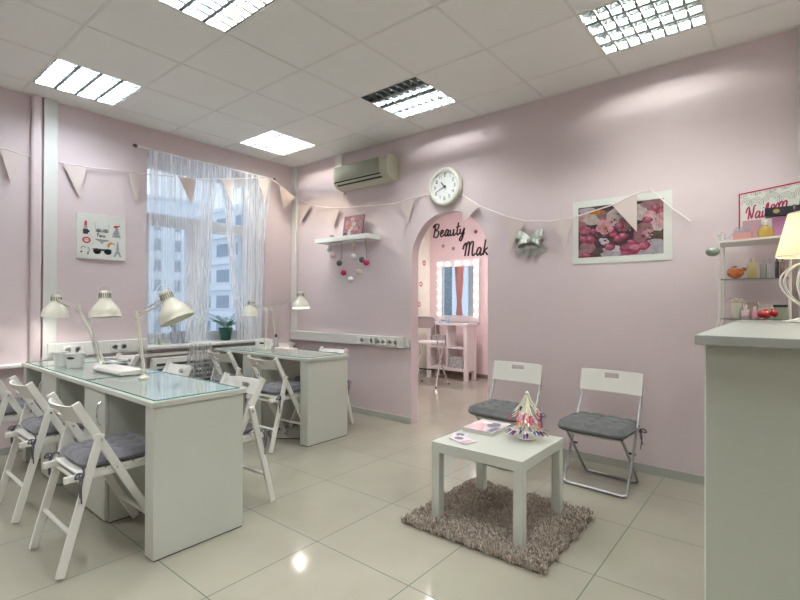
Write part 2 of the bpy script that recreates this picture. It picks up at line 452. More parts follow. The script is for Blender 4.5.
# ---- trunking
struct(MB().rbox(0, .045, -2.633, -2.535, .74, HC-.0, .004).build('trim_4', TRUNK), 'tall white cable trunking on window wall')
struct(MB().rbox(0, .05, -2.718, -2.642, .72, HC, .024).build('trim_5', PINK), 'pink painted pipe beside the trunking')
struct(MB().rbox(0, .055, -2.60, -1.80, .755, .875, .006, axis='y').build('trim_6', TRUNK), 'white cable trunking rail left of window')
struct(MB().rbox(.0, .09, -.045, 0, .76, HC-.01, .004).build('trim_7', TRUNK), 'tall white cable trunking in the corner')
struct(MB().rbox(.0, 1.83, -.055, 0, .765, .875, .006, axis='x').build('trim_8', TRUNK), 'white cable trunking rail on arch wall')
struct(MB().rbox(.80, .905, -.04, 0, 2.70, HC-.01, .004).build('trim_9', TRUNK), 'short white trunking above the air conditioner')
struct(MB().rbox(4.915, 5.02, -.045, 0, 0.0, HC-.01, .004).build('trim_10', mat('pale_trunking', (.55, .57, .53), .5)), 'tall pale trunking at the right')
struct(MB().box(1.835, 1.868, -.035, 0, .775, .855).build('trim_11', TRUNK), 'small end box of the trunking rail')

def socket(loc, rz, label, double=True):
    t = thing('power_socket', label, 'socket', loc, rz, 'sockets on the cable trunking')
    wd = .075
    MB().rbox(-wd, wd, -.008, .0, -.036, .036, .006, axis='y', n=2).build('plate', WHITE, t)
    for x in ((-.036, .036) if double else (0,)):
        o = MB().lathe([(.024, 0), (.024, .002), (.019, .003), (.018, -.003)], 16, mx=Matrix.Translation((x, -.008, 0)) @ Matrix.Rotation(pi/2, 4, 'X')).build('outlet', mat('socket_shade', (.55, .55, .55), .5), t, smooth=True)
        MB().lathe([(.0035, 0), (.0035, .002)], 8, mx=Matrix.Translation((x-.009, -.0115, 0)) @ Matrix.Rotation(pi/2, 4, 'X')).lathe([(.0035, 0), (.0035, .002)], 8, mx=Matrix.Translation((x+.009, -.0115, 0)) @ Matrix.Rotation(pi/2, 4, 'X')).build('hole', BLACK, o)
    return t
socket((1.26, -.055, .82), 0, 'single socket plate at the left end of the four on the arch wall rail', False)
socket((1.40, -.055, .82), 0, 'second socket plate from the left on the arch wall rail', False)
socket((1.50+.03, -.055, .82), 0, 'double socket plate second from the right on the arch wall rail')
socket((1.70, -.055, .82), 0, 'double socket plate nearest the arch on the arch wall rail')
socket((.055, -2.05, .815), pi/2, 'double socket on the rail left of the window, nearer the window')
socket((.055, -2.42, .815), pi/2, 'double socket on the rail left of the window, nearer the tall trunking')

# ---- light fittings in the ceiling
TB = emis('tube_cool', (.86, .95, 1.0), TUBE_L*.74); TN = emis('tube_neutral', (.96, 1, .97), TUBE_L); TWm = emis('tube_warm', (1, .90, .70), TUBE_L)
TDIM = emis('tube_dim', (.97, 1, .92), TUBE_L*.70); TOFF = mat('tube_unlit', (.45, .44, .42), .3)
REFL = mat('fitting_reflector', (.42, .46, .47), .25, metal=1, var=.01)
BLADE = mat('fitting_blade', (.20, .23, .235), .4, metal=.3, var=.01)
FITW = mat('fitting_white', (.80, .80, .78), .4)
def fitting(x, y, tubes, label):
    t = thing('ceiling_light', label, 'ceiling light', (x, y, HC), 0, 'recessed ceiling light fittings')
    mb = MB(); e = .012; s_ = .6-e; d = .10
    for q in ((e, s_, e, s_, d, d+.004), (e-.004, e, e, s_, 0, d), (s_, s_+.004, e, s_, 0, d), (e, s_, e-.004, e, 0, d), (e, s_, s_, s_+.004, 0, d)): mb.box(*q)
    mb.build('housing', REFL, t)
    mb = MB()
    for k in range(5):
        yy = e+(s_-e)*k/4; a_, b_ = max(yy-.05, e), min(yy+.05, s_)
        n_ = 6; pr_ = [(a_+(b_-a_)*i/n_, .098-.045*max(0, 1-abs((a_+(b_-a_)*i/n_-yy)/.05))**1.6) for i in range(n_+1)]
        vs = [(x_, y_, z_) for x_ in (e, s_) for y_, z_ in pr_]
        mb.add(vs, [(i, i+1, n_+1+i+1, n_+1+i) for i in range(n_)])
    mb.build('reflector', REFL, t)
    # parabolic long blades and cross blades
    mb = MB()
    for k in range(5):
        yy = e+(s_-e)*k/4; h_ = .036
        mb.add([(e, yy-.012, 0.004), (s_, yy-.012, .004), (s_, yy+.012, .004), (e, yy+.012, .004), (e, yy, h_), (s_, yy, h_)], [(0, 1, 2, 3), (0, 4, 5, 1), (3, 2, 5, 4), (0, 3, 4), (1, 5, 2)]) if 0 < k < 4 else mb.box(e, s_, min(max(yy-.008, e), s_-.008), min(max(yy-.008, e), s_-.008)+.008, .002, h_)
    mb.build('long_louvre', BLADE, t)
    mb = MB()
    for k in range(1, 8):
        xx = e+(s_-e)*k/8
        for q in range(4):
            y0 = e+(s_-e)*q/4+.006; y1 = e+(s_-e)*(q+1)/4-.006; ym = (y0+y1)/2
            mb.add([(xx-.008, y0, .004), (xx+.008, y0, .004), (xx+.006, ym, .012), (xx-.006, ym, .012), (xx-.008, y1, .004), (xx+.008, y1, .004), (xx, y0, .042), (xx, ym, .038), (xx, y1, .042)],
                   [(0, 1, 2, 3), (3, 2, 5, 4), (0, 3, 7, 6), (3, 4, 8, 7), (1, 6, 7, 2), (2, 7, 8, 5)])
    mb.build('cross_louvre', BLADE, t)
    for k in range(4):
        yy = e+(s_-e)*(k+.5)/4
        MB().tube([(e+.02, yy, .072), (s_-.02, yy, .072)], .013, 10).build('lamp_tube', tubes[k], t, smooth=True)
    return t
LB = {(.29, -2.78): ([TB]*4, 'brightly lit cool white louvred light above the left desk'),
      (.29, -.98): ([TB, TB, TWm, TWm], 'louvred light near the corner, half cool half warm'),
      (2.09, -.98): ([TOFF, TOFF, TN, TN], 'half lit louvred light with two dark tubes, near the arch wall'),
      (2.09, -2.78): ([TB, TB, TB, TWm], 'louvred light cut off by the top edge of the photo, left of middle'),
      (3.89, -.98): ([TDIM]*4, 'large dim louvred light at the upper right')}
for x, y in FIX:
    tb, lb = LB.get((x, y), ([TB, TN, TN, TN], 'louvred ceiling light outside the photo, %s row from the window, %s from the arch wall' % ({.29: 'first', 2.09: 'second', 3.89: 'third', 5.69: 'fourth'}[x], {-.98: 'nearest', -2.78: 'second', -4.58: 'farthest'}[y])))
    if x > 5: tb = [TN]*4
    fitting(x, y, tb, lb)

# ---------------------------------------------------------------- back room
WB2 = mat('cream_wall_paint', (.80, .77, .70), .6, var=.01)
struct(MB().box(-.19, 4.1, BY, BY+.1, 0, HC+.1).build('wall_far', PINK2), 'pink wall of the back room')
mb = MB()
mb.box(-.19, -.07, TW, 1.5, 0, HC+.1); mb.box(-.19, -.07, 2.80, BY, 0, HC+.1); mb.box(-.19, -.07, 1.5, 2.80, 0, .95); mb.box(-.19, -.07, 1.5, 2.80, 2.35, HC+.1)
struct(mb.build('wall_far_left', WB2), 'cream side wall of the back room')
struct(MB().box(4.0, 4.1, TW, BY, 0, HC+.1).build('wall_far_right', PINK2))
struct(MB().box(-.19, 4.1, TW, BY+.1, HC, HC+.08).build('ceiling_far', CEIL))
struct(MB().box(-.07, 4.0, BY-.014, BY, 0, .06).build('baseboard_far', mat('brown_baseboard', (.20, .15, .13), .5)))
struct(MB().box(-.07, -.056, TW, BY-.014, 0, .06).build('baseboard_far_left', BB))
struct(MB().box(-.17, -.15, 1.5, 2.80, .95, 2.35).build('window_2', clear('frosted_pane', (.9, .95, 1), .8)))
for i, (x, y) in enumerate(((1.2, 1.6), (3.0, 1.6), (1.2, .75))):
    t = thing('round_ceiling_light', ['round glowing ceiling light of the back room, nearer the mirror', 'round glowing ceiling light of the back room, far right', 'round glowing ceiling light of the back room, just behind the arch'][i], 'ceiling light', (x, y, HC-.05), 0, 'back room ceiling lights')
    MB().lathe([(.20, .0), (.21, .05)], 28).build('rim', WHITE, t)
    MB().lathe([(.0, -.02), (.12, -.015), (.185, .0), (.185, .004)], 28, cap0=False).build('diffuser', emis('round_diffuser', (1, .97, .96), 14), t, smooth=True)

# ================================================================ OUTSIDE
GBLD = mat('pale_render_facade', (.76, .79, .82), .8, var=.05, scale=.3)
GWIN = mat('facade_window', (.33, .38, .45), .5, var=.12, scale=.4)
SNOW = mat('snow', (.9, .92, .95), .8)
struct(MB().box(-160, -1.5, -60, 120, -4.2, -4.0).build('ground_outside', SNOW))
t = thing('apartment_building', 'flat fronted pale block seen through the left half of the window', 'building', (-60, 0, -4))
MB().box(-12, 0, 5, 30.6, 0, 18.9).box(-12, .25, 5, 30.6, 18.9, 19.3).build('wall', GBLD, t)
for i in range(6):
    for j in range(6):
        y = 26.0+(-1.35)+2.7*(i-4); z = 1.3+2.72*j
        if y > 29 or y < 12: continue
        MB().box(.02, .06, y-.42, y+.42, z, z+1.4).box(.02, .12, y-.5, y+.5, z-.12, z).build('window', GWIN, t)
t = thing('apartment_building', 'balconied block seen through the right half of the window, its roof rising to the right', 'building', (-52, 25.5, -4))
MB().box(0, 22, 0, 14, 0, 15.6).box(-.2, 22.2, -.3, 14, 15.6, 16.0).build('wall', GBLD, t)
for j in range(5):
    z = .9+2.95*j
    for i in range(5):
        x = 1.4+4.0*i
        MB().box(x, x+2.6, -.06, -.02, z+.7, z+2.1).build('window', GWIN, t)
    MB().box(.5, 20, -.55, -.06, z-.25, z+.35).build('balcony', mat('balcony_front', (.72, .75, .80), .7), t)

# ================================================================ DESKS
def desk(x0, x1, y0, y1, z, label, left_panel, right_panel, cabs, hr=True):
    t = thing('manicure_desk', label, 'desk', (x0, y0, 0))
    L = x1-x0; D = y1-y0; th = .026
    MB().rbox(0, L, 0, D, z-th, z, .004, axis='x', n=2).build('desktop', LAMIN, t)
    zt = z-th-.0005
    def panel(a, b):
        MB().box(a, b, .012, D-.012, .006, zt).build('side_panel', LAMIN, t, bevel=.0015)
        MB().box(a+.004, b-.004, .016, D-.016, 0, .0065).build('floor_gap_shade', GAP, t)  # near-black strip, paints in the shade of the gap under the panel
    if left_panel: panel(.01, .01+left_panel)
    if right_panel: panel(L-.01-right_panel, L-.01)
    for (a, b) in cabs:
        a -= x0; b -= x0
        MB().box(a, b, .032, D-.032, .006, zt).build('cabinet_body', LAMIN, t, bevel=.001)
        MB().box(a+.004, b-.004, .036, D-.036, 0, .0065).build('floor_gap_shade', GAP, t)  # same painted gap shade along the floor under the cabinet
        for sgn in (0, 1):
            yy0, yy1 = (.012, .030) if not sgn else (D-.030, D-.012)
            d = MB().box(a+.002, b-.004, yy0, yy1, .02, zt-.004).build('door', LAMIN, t, bevel=.0015)
            yh = .012 if not sgn else D-.012; sg = -1 if not sgn else 1
            hx = b-.06 if hr else a+.045
            P = smoothpts([(hx, yh, zt-.06), (hx, yh+sg*.018, zt-.075), (hx+.012, yh+sg*.026, zt-.125), (hx, yh+sg*.018, zt-.175), (hx, yh, zt-.19)], 4)
            MB().tube(P, .0045, 6).build('handle', CHROME, d, smooth=True)
    return t
T1 = .757
desk(.275, 1.594, -2.825, -2.325, T1, 'white desk of the left row, farther half, under two lamps and baskets', .075, 0, [(.752, 1.09)], False)
desk(1.596, 2.552, -2.825, -2.325, T1, 'white desk of the left row, nearest the camera, thick end panel', 0, .092, [(1.616, 1.943)])
desk(.22, 1.712, -1.195, -.70, .75, 'white desk of the farther row, in front of the corner', .07, .10, [(.722, 1.03)])
def glass(x0, x1, y0, y1, z, label):
    t = thing('glass_sheet', label, 'desk glass', (0, 0, z))
    MB().box(x0, x1, y0, y1, .0005, .0055).build('sheet', DESKGLASS, t)
    e = .0022
    MB().box(x0, x1, y0-e, y0, .0005, .0055).box(x0, x1, y1, y1+e, .0005, .0055).box(x1, x1+e, y0, y1, .0005, .0055).box(x0-e, x0, y0, y1, .0005, .0055).build('polished_edge', GREENEDGE, t)
glass(1.60, 2.525, -2.80, -2.35, T1, 'glass sheet on the nearest white desk, end by the camera')
glass(.68, 1.592, -2.80, -2.35, T1, 'glass sheet under the two lamps on the left row')
glass(.30, .672, -2.80, -2.35, T1, 'small glass sheet at the far left desk end')
glass(.26, 1.67, -1.17, -.73, .75, 'glass sheet covering the farther desk')

# ================================================================ WOODEN FOLDING CHAIR (faces +y)
def wooden_chair(label, group):
    t = thing('folding_chair', label, 'chair', group=group)
    for sx in (-1, 1):
        x = sx*.183
        MB().bar((x, -.180, .768), (x, .232, .012), .020, .038).build('leg', CHAIRW, t, bevel=.004)   # long leg and back post
        x = sx*.205
        MB().bar((x, -.082, .615), (x, -.240, .010), .020, .036).build('leg', CHAIRW, t, bevel=.004)  # short leg
    # curved back panel with a hand slot
    def bp(u, v, d):
        a = -1+2*u; x = a*.178; bow = .042*(1-a*a)
        z = .668+.082*v
        y = -.190+(.782-z)*.545-bow
        return (x, y-d+.006, z)
    MB().plate(18, 6, bp, .013, mask=lambda i, j: 7 <= i <= 10 and 2 <= j <= 3).build('backrest', CHAIRW, t, smooth=True)
    # seat
    mb = MB()
    for k in range(6): mb.rbox(-.165, .165, -.165+k*.062, -.165+k*.062+.054, .432, .446, .004, axis='x', n=2)
    mb.build('seat', CHAIRW, t)
    for sx in (-1, 1):
        MB().bar((sx*.158, -.215, .420), (sx*.158, .215, .420), .020, .034).build('seat_rail', CHAIRW, t, bevel=.006)
    MB().tube([(-.2, -.193, .185), (.2, -.193, .185)], .010, 8).build('stretcher', CHAIRW, t, smooth=True)
    MB().tube([(-.178, .150, .155), (.178, .150, .155)], .010, 8).build('stretcher', CHAIRW, t, smooth=True)
    MB().tube([(-.2, -.150, .40), (.2, -.150, .40)], .009, 8).build('stretcher', CHAIRW, t, smooth=True)
    mb = MB()
    for sx in (-1, 1):
        mb.tube([(sx*.165, -.082, .59), (sx*.222, -.082, .59)], .006, 8)
        mb.tube([(sx*.165, -.005, .44), (sx*.2, -.005, .44)], .005, 8)
    mb.build('pivot_bolt', CHROME, t, smooth=True)
    return t
def cushion(label, group, W=.36, D=.36, z=.447, H=.068, matl=GREYF, ties=None, name='seat_cushion'):
    t = thing(name, label, 'cushion', group=group)
    n = 26; mb = MB(); vs = []; fs = []
    def top(u, v):
        q = (1-abs(u)**7)*(1-abs(v)**7); q = max(q, 0)**.42
        dim = 0
        for a in (-.5, 0, .5):
            for b in (-.5, 0, .5):
                dd = ((u-a)**2+(v-b)**2); dim += math.exp(-dd/.006)*.55
        crease = 0
        for a in (-.5, 0, .5): crease += .20*math.exp(-((u-a)**2)/.004)+.20*math.exp(-((v-a)**2)/.004)
        return q*(1-min(.75, dim+crease))
    for sd in (0, 1):
        for i in range(n+1):
            for j in range(n+1):
                u = -1+2*i/n; v = -1+2*j/n
                # rounded square outline
                k = 1-.07*(abs(u*v))**3+.012*sin(9*u+3)*abs(v)**6+.012*sin(8*v)*abs(u)**6
                h_ = top(u, v); ee = H*.46
                zz = z+ee+(h_*(H-ee) if sd else -(ee-.001)*(max(0, (1-abs(u)**9)*(1-abs(v)**9)))**.42)
                vs.append((u*W/2*k, v*D/2*k, zz))
    O = (n+1)**2
    for i in range(n):
        for j in range(n):
            a = i*(n+1)+j; q = (a, a+1, a+n+2, a+n+1)
            fs.append(q); fs.append(tuple(O+k for k in q[::-1]))
    for i in range(n):
        for (a, b) in ((i, i+1), (n*(n+1)+i, n*(n+1)+i+1), (i*(n+1), (i+1)*(n+1)), (i*(n+1)+n, (i+1)*(n+1)+n)):
            fs.append((a, b, O+b, O+a))
    mb.add(vs, fs); mb.build('pad', matl, t, smooth='all')
    for sx, sy, dx in (ties or []):
        P0 = V((sx*W/2*.95, sy*D/2*.97, z+.015)); o = V((dx, sy*.012, -.012))
        K = P0+o
        m2 = MB().tube(smoothpts([P0, (P0+K)/2+V((0, 0, .008)), K], 3), .004, 5)
        m2.tube(smoothpts([K, K+V((.012, sy*.02, .01)), K+V((.03, sy*.026, -.012)), K+V((.012, sy*.01, -.012)), K], 3), .004, 5)
        m2.tube(smoothpts([K, K+V((-.010, sy*.02, .006)), K+V((-.02, sy*.03, -.018)), K+V((-.006, sy*.01, -.012)), K], 3), .004, 5)
        m2.tube(smoothpts([K, K+V((.004, sy*.012, -.05)), K+V((-.004, sy*.008, -.13))], 4), .0035, 5)
        m2.tube(smoothpts([K, K+V((-.008, sy*.016, -.04)), K+V((.010, sy*.018, -.10))], 4), .0035, 5)
        m2.build('tie', TIE, t, smooth=True)
    return t
G1 = 'white wooden folding chairs at the desks'; GC = 'grey tufted cushions on the wooden chairs'
wtie = [(-1, -1, -.055), (1, -1, .055)]
cw = wooden_chair('nearest white wooden folding chair, in the left foreground', G1); cw.location = (2.172, -2.90, 0)
cc = cushion('grey tufted cushion tied on the nearest wooden chair in the left foreground', GC, ties=wtie); cc.location = (2.172, -2.868, 0)
seats = [
 (1.353, -2.885, 0, 'second white wooden chair from the front along the near side of the left desks', 'grey cushion on the second chair of the left foreground row'),
 (.545, -2.90, R(-4), 'white wooden chair cut by the left edge of the photo', 'grey cushion on the wooden chair cut by the left edge'),
 (2.215, -2.295, pi+R(3), 'white wooden chair just behind the near desk end, back towards the window', 'grey cushion on the chair just behind the near desk end'),
 (1.30, -2.27, pi+R(-4), 'white wooden chair tucked in across the left desks, back showing before the radiator', 'grey cushion on the chair tucked in before the radiator'),
 (.37, -2.27, pi, 'white wooden chair at the far end across the left desks, only its back top showing', 'grey cushion on the far chair beyond the left desk lamps'),
 (1.40, -1.265, R(3), 'white wooden chair at the near side of the farther desk, right one', 'grey cushion on the right chair at the near side of the farther desk'),
 (.68, -1.24, R(0), 'white wooden chair at the near side of the farther desk, left one near the radiator', 'grey cushion on the left chair at the near side of the farther desk'),
 (1.27, -.66, pi+R(0), 'white wooden chair beyond the farther desk, before the arch wall sockets', 'grey cushion on the chair beyond the farther desk'),
 (.40, -.66, pi, 'white wooden chair beyond the farther desk in the room corner', 'grey cushion on the chair in the room corner'),
]
for (x, y, a, l1, l2) in seats:
    dup(cw, l1, (x, y, 0), a)
    off = Matrix.Rotation(a, 3, 'Z') @ V((0, .032, 0))
    dup(cc, l2, (x+off.x, y+off.y, 0), a)

# ================================================================ METAL FOLDING CHAIRS (seat front faces -y)
def metal_chair(label):
    t = thing('metal_folding_chair', label, 'chair', group='white and steel folding chairs by the arch wall')
    r = .0095
    # frame 1: back posts running down to the front foot bar
    x = .205
    P = [(-x+.012, .02, .765), (-x, -.01, .60), (-x, -.12, .36)]
    left = smoothpts([(-x+.012, .03, .755), (-x+.004, .012, .60), (-x, -.09, .40), (-x, -.27, .06), (-x+.012, -.297, .014), (-x+.045, -.30, r)], 5)
    right = [V((-p.x, p.y, p.z)) for p in left][::-1]
    MB().tube(left+right, r, 8).build('front_frame', STEEL, t, smooth=True)
    x = .180
    left = smoothpts([(-x, -.295, .352), (-x, -.27, .332), (-x, -.02, .06), (-x+.010, .012, .014), (-x+.04, .02, r)], 5)
    right = [V((-p.x, p.y, p.z)) for p in left][::-1]
    MB().tube(left+right, r, 8).build('rear_frame', STEEL, t, smooth=True)
    def bp(u, v, d):
        a = -1+2*u; z = .607+.146*v
        return (a*.209, .006+.03*v+.016*(1-a*a)*1.0-d-.002, z)
    MB().plate(24, 8, bp, .016, mask=lambda i, j: 9 <= i <= 14 and 5 <= j <= 6).build('backrest', CHAIRW, t, smooth=True)
    MB().rbox(-.17, .17, -.31, .0, .346, .362, .02).build('seat', CHAIRW, t)
    mb = MB()
    for sx in (-1, 1): mb.tube([(sx*.17, -.152, .247), (sx*.215, -.152, .247)], .007, 8)
    mb.build('pivot_bolt', BLACK, t, smooth=True)
    return t
m1 = metal_chair('white backed steel folding chair nearer the counter'); m1.location = (3.892, -.285, 0); m1.rotation_euler = (0, 0, R(-4))
m2 = dup(m1, 'white backed steel folding chair beside the arch', (3.187, -.30, 0), R(-3))
c1 = cushion('charcoal tufted cushion on the folding chair nearer the counter', 'charcoal cushions on the steel chairs', .45, .39, .363, .088, GREYF2, [(1, 1, -.004)])
c1.location = (3.865, -.285-.175, 0); c1.rotation_euler = (0, 0, R(-4))
dup(c1, 'charcoal tufted cushion on the folding chair beside the arch', (3.165, -.30-.175, 0), R(-3))

# ================================================================ COFFEE TABLE, RUG
t = thing('coffee_table', 'small square white coffee table standing on the shaggy rug', 'table', (3.578, -1.35, .0))
MB().rbox(-.275, .275, -.275, .275, .395, .45, .003).build('tabletop', LAMIN, t)
for sx in (-1, 1):
    for sy in (-1, 1):
        a, b = sorted((sx*.273, sx*.223)); c, d = sorted((sy*.273, sy*.223))
        MB().rbox(a, b, c, d, .018, .3955, .003).build('leg', LAMIN, t)
t = thing('shaggy_rug', 'shaggy taupe rug under the coffee table', 'rug', (3.60, -1.358, 0))
RUGM = mat('rug_pile', (.46, .39, .33), 1.0, var=.4, scale=45, sheen=.1)
MB().rbox(-.40, .40, -.385, .385, .001, .012, .02).build('backing', mat('rug_backing', (.16, .13, .10), 1), t)
mb = MB(); rr = random.Random(3)
for _ in range(19000):
    x = rr.uniform(-.425, .425); y = rr.uniform(-.41, .41)
    wig = .010*sin(x*60)+.008*sin(y*47)
    if abs(x) > .412+wig or abs(y) > .396+wig: continue
    h_ = rr.uniform(.018, .034); a = rr.uniform(0, 2*pi); l = rr.uniform(.004, .020); w_ = .0028
    pass
    dx, dy = cos(a)*l, sin(a)*l; px, py = -sin(a)*w_, cos(a)*w_
    mb.add([(x+px, y+py, .010), (x-px, y-py, .010), (x+dx*.5-px, y+dy*.5-py, .010+h_*.7), (x+dx*.5+px, y+dy*.5+py, .010+h_*.7), (x+dx, y+dy, .010+h_)],
           [(0, 1, 2, 3), (3, 2, 4)])
o = mb.build('pile', RUGM, t); o['kind'] = 'stuff'

# magazine, leaflets, sample tree
t = thing('magazine', 'thick glossy magazine on the coffee table behind the leaflets', 'magazine', (3.425, -1.20, .4505), R(2))
MB().box(-.10, .10, -.13, .13, 0, .022).build('pages', mat('paper_pages', (.62, .60, .58), .7, var=.1, scale=200), t)
mb = MB(); P1 = mat('cover_pale', (.70, .62, .66), .15); P2 = mat('cover_pink', (.72, .42, .45), .15); P3 = mat('cover_dark', (.18, .17, .24), .15)
mb.box(-.101, .101, -.131, .131, .022, .0235, P1); F = lambda u, v, d: (u, v, .0236+d)
mb.prism([(-.09, -.12), (.03, -.12), (-.02, .02), (-.09, .05)], F, .0004, P2); mb.prism(disc(.03, .03, .04, .055), F, .0006, P3); mb.prism(disc(-.03, .06, .035, .03), F, .0006, WHITE)
mb.prism([(.05, -.12), (.09, -.12), (.09, .0), (.06, -.02)], F, .0006, P3)
mb.build('cover', None, t)
LEAF = mat('leaflet_paper', (.78, .70, .76), .3)
for (x, y, a, lab) in ((3.375, -1.44, R(25), 'lilac leaflet on the coffee table, farther of the pair'), (3.43, -1.50, R(70), 'pale leaflet on the coffee table, nearer of the pair')):
    t = thing('leaflet', lab, 'leaflet', (x, y, .4505 if a < 1 else .4535), a, 'leaflets on the coffee table')
    mb = MB().box(-.045, .045, -.075, .075, 0, .002, LEAF)
    mb.prism([(-.035, -.06), (.03, -.06), (.03, -.03), (-.035, -.02)], lambda u, v, d: (u, v, .002+d), .0003, P2)
    mb.prism(disc(0, .03, .025, .03), lambda u, v, d: (u, v, .002+d), .0003, P3)
    mb.build('sheet', None, t)
t = thing('nail_sample_tree', 'cone shaped stand of nail polish sample sticks on the coffee table', 'sample stand', (3.70, -1.235, .4505))
MB().lathe([(.05, 0), (.055, .008), (.02, .014), (.006, .02), (.006, .24), (.004, .25)], 16).build('stand', mat('cream_stand', (.75, .70, .58), .4), t, smooth=True)
MB().sphere((0, 0, .262), .012).build('knob', WHITE, t, smooth=True)
STK = mat('sample_stick_ivory', (.80, .76, .62), .3)
TIPC = [mat('tip_%s' % n, c, .15, coat=.5) for n, c in (('crimson', (.50, .02, .05)), ('navy', (.02, .03, .18)), ('plum', (.22, .03, .16)), ('black', (.02, .02, .025)), ('teal', (.03, .28, .22)), ('orchid', (.50, .12, .34)), ('coral', (.70, .20, .16)), ('ivory', (.8, .76, .64)), ('violet', (.16, .06, .30)))]
rr = random.Random(5)
for L, (z0, ln, n, dr) in enumerate(((.25, .095, 18, 64), (.225, .115, 25, 52), (.185, .122, 29, 42), (.105, .122, 28, 30))):
    for k in range(n):
        a = 2*pi*(k+.5*(L % 2))/n+rr.uniform(-.16, .16); e = R(dr+rr.uniform(-11, 11)); ln2 = ln*rr.uniform(.88, 1.12)
        d = V((cos(a)*cos(e), sin(a)*cos(e), -sin(e))); p = V((cos(a)*.010, sin(a)*.010, z0+rr.uniform(-.012, .012)))
        q = p+d*ln2*.74; e2 = p+d*ln2; sd = V((-sin(a), cos(a), 0))
        if e2.z < .012: continue
        tm = rr.choice([TIPC[0], TIPC[0], TIPC[5], TIPC[6], TIPC[2]] if L == 2 else [TIPC[1], TIPC[3], TIPC[8], TIPC[2]] if L == 3 else [TIPC[7], TIPC[7], TIPC[2], TIPC[3], TIPC[4]] if L == 0 else TIPC)
        mb = MB().bar(p, q, .0075, .002, sd, STK)
        nn = d.cross(sd)
        mb.add([q+sd*.006+nn*.001, q-sd*.006+nn*.001, e2-sd*.005-nn*.001, e2-nn*.002+d*.004, e2+sd*.005-nn*.001, q+sd*.006-nn*.002, q-sd*.006-nn*.002], [(0, 1, 2, 3, 4), (5, 4, 3, 2, 6), (0, 4, 5), (1, 6, 2), (0, 5, 6, 1)], tm)
        mb.build('sample_stick', None, t)

# ================================================================ DESK LAMPS
BULB_ON = emis('lit_bulb', (.98, .98, 1), 15); BULB_OFF = mat('unlit_bulb', (.8, .8, .78), .2)
def desk_lamp(base, elbow, neck, aim, on, label, L=1.0):
    """base on the desk; aim = direction the shade opens towards"""
    B, E_, N_ = V(base), V(elbow), V(neck); aim = V(aim).normalized()
    t = thing('desk_lamp', label, 'lamp', base, 0, 'cream articulated desk lamps')
    e, nk = E_-B, N_-B
    # clamp base
    MB().lathe([(.030, 0), (.032, .004), (.030, .012), (.016, .020), (.011, .03), (.011, .05), (.008, .052)], 18).build('base', LAMPW, t, smooth=True)
    st = V((0, 0, .05))
    d1 = (e-st).normalized(); sd = d1.cross(V((0, 0, 1)));
    if sd.length < .05: sd = V((1, 0, 0))
    hd = V((nk.x-e.x, nk.y-e.y, 0)); sd = V((-hd.y, hd.x, 0)).normalized()
    ax = hd.normalized()
    mb = MB()
    for o_ in (-.011, .011): mb.bar(st+ax*o_, e+ax*o_*1.0, .007, .007, sd)
    mb.build('lower_arm', LAMPW, t)
    d2 = (nk-e).normalized(); up2 = sd.cross(d2)
    mb = MB()
    for o_ in (-.009, .011): mb.bar(e+up2*o_-d2*.03*(o_ > 0), nk+up2*o_, .007, .007, sd)
    mb.build('upper_arm', LAMPW, t)
    MB().bar(e-V((0, 0, .03)), e+V((0, 0, .022)), .020, .034, sd).build('elbow_joint', LAMPW, t, bevel=.004)
    # springs on the lower arm
    for s_ in (-1, 1):
        P = []; a = st+sd*.014*s_; b = st+(e-st)*.42+sd*.014*s_
        for k in range(60):
            q = a+(b-a)*k/59; P.append(q+ax*.005*cos(k*2.1)+sd*.005*sin(k*2.1))
        MB().tube(P, .0012, 4).build('spring', STEEL, t, smooth=True)
    # head
    q = V((0, 0, -1)).rotation_difference(aim).to_matrix().to_4x4()
    top = nk - aim*.0
    hm = Matrix.Translation(top) @ q @ Matrix.Scale(L, 4)
    sh = MB().lathe([(.010, .046), (.028, .044), (.034, .034), (.035, -.012), (.038, -.020), (.046, -.032), (.066, -.056), (.084, -.084), (.092, -.110), (.094, -.134), (.0955, -.136), (.092, -.134), (.089, -.108), (.081, -.084), (.064, -.060), (.040, -.036), (.032, -.02), (.03, .03)], 32, mx=hm, cap0=True, cap1=False).build('shade', LAMPW, t, smooth=True)
    mb = MB()
    for k in range(18):
        a = 2*pi*k/18
        mb.box(-.0022, .0022, .0335, .0362, -.008, .026, mx=hm @ Matrix.Rotation(a, 4, 'Z'))
    mb.build('vent', mat('vent_shadow', (.09, .09, .08), .7), sh)
    b = MB().lathe([(.012, .0), (.014, -.04), (.026, -.068), (.029, -.088), (.022, -.107), (.004, -.114)], 16, mx=hm, cap0=False).build('bulb', BULB_ON if on else BULB_OFF, t, smooth=True)
    # grip wire on the shade side
    P = smoothpts([hm @ V((.0, .028, .02)), hm @ V((0, .045, .055)), hm @ V((.0, .0, .085)), hm @ V((.0, -.045, .055))], 5)
    MB().tube(P, .0022, 5).build('cable', LAMPW, t, smooth=True)
    MB().bar(e+d2*((nk-e).length-.055)-up2*.004, nk+hm.to_3x3() @ V((0, 0, .004)), .018, .016, sd).build('head_joint', LAMPW, t, bevel=.003)
    return t
Z1 = T1+.006
desk_lamp((1.835, -2.566, Z1), (1.74, -2.57, 1.15), (2.145, -2.57, 1.252), (.40, .30, -1), False, 'large cream desk lamp on the nearest desk, shade before the window')
desk_lamp((.985, -2.53, Z1), (.925, -2.57, 1.135), (1.262, -2.585, 1.262), (.10, 0, -1), False, 'cream desk lamp with grey shade standing behind the white baskets, right of the pair')
desk_lamp((.87, -2.47, Z1), (.690, -2.57, 1.185), (.325, -2.615, 1.243), (-.04, -.05, -1), True, 'lit desk lamp before the tall trunking, left of the pair')
ZL = .756
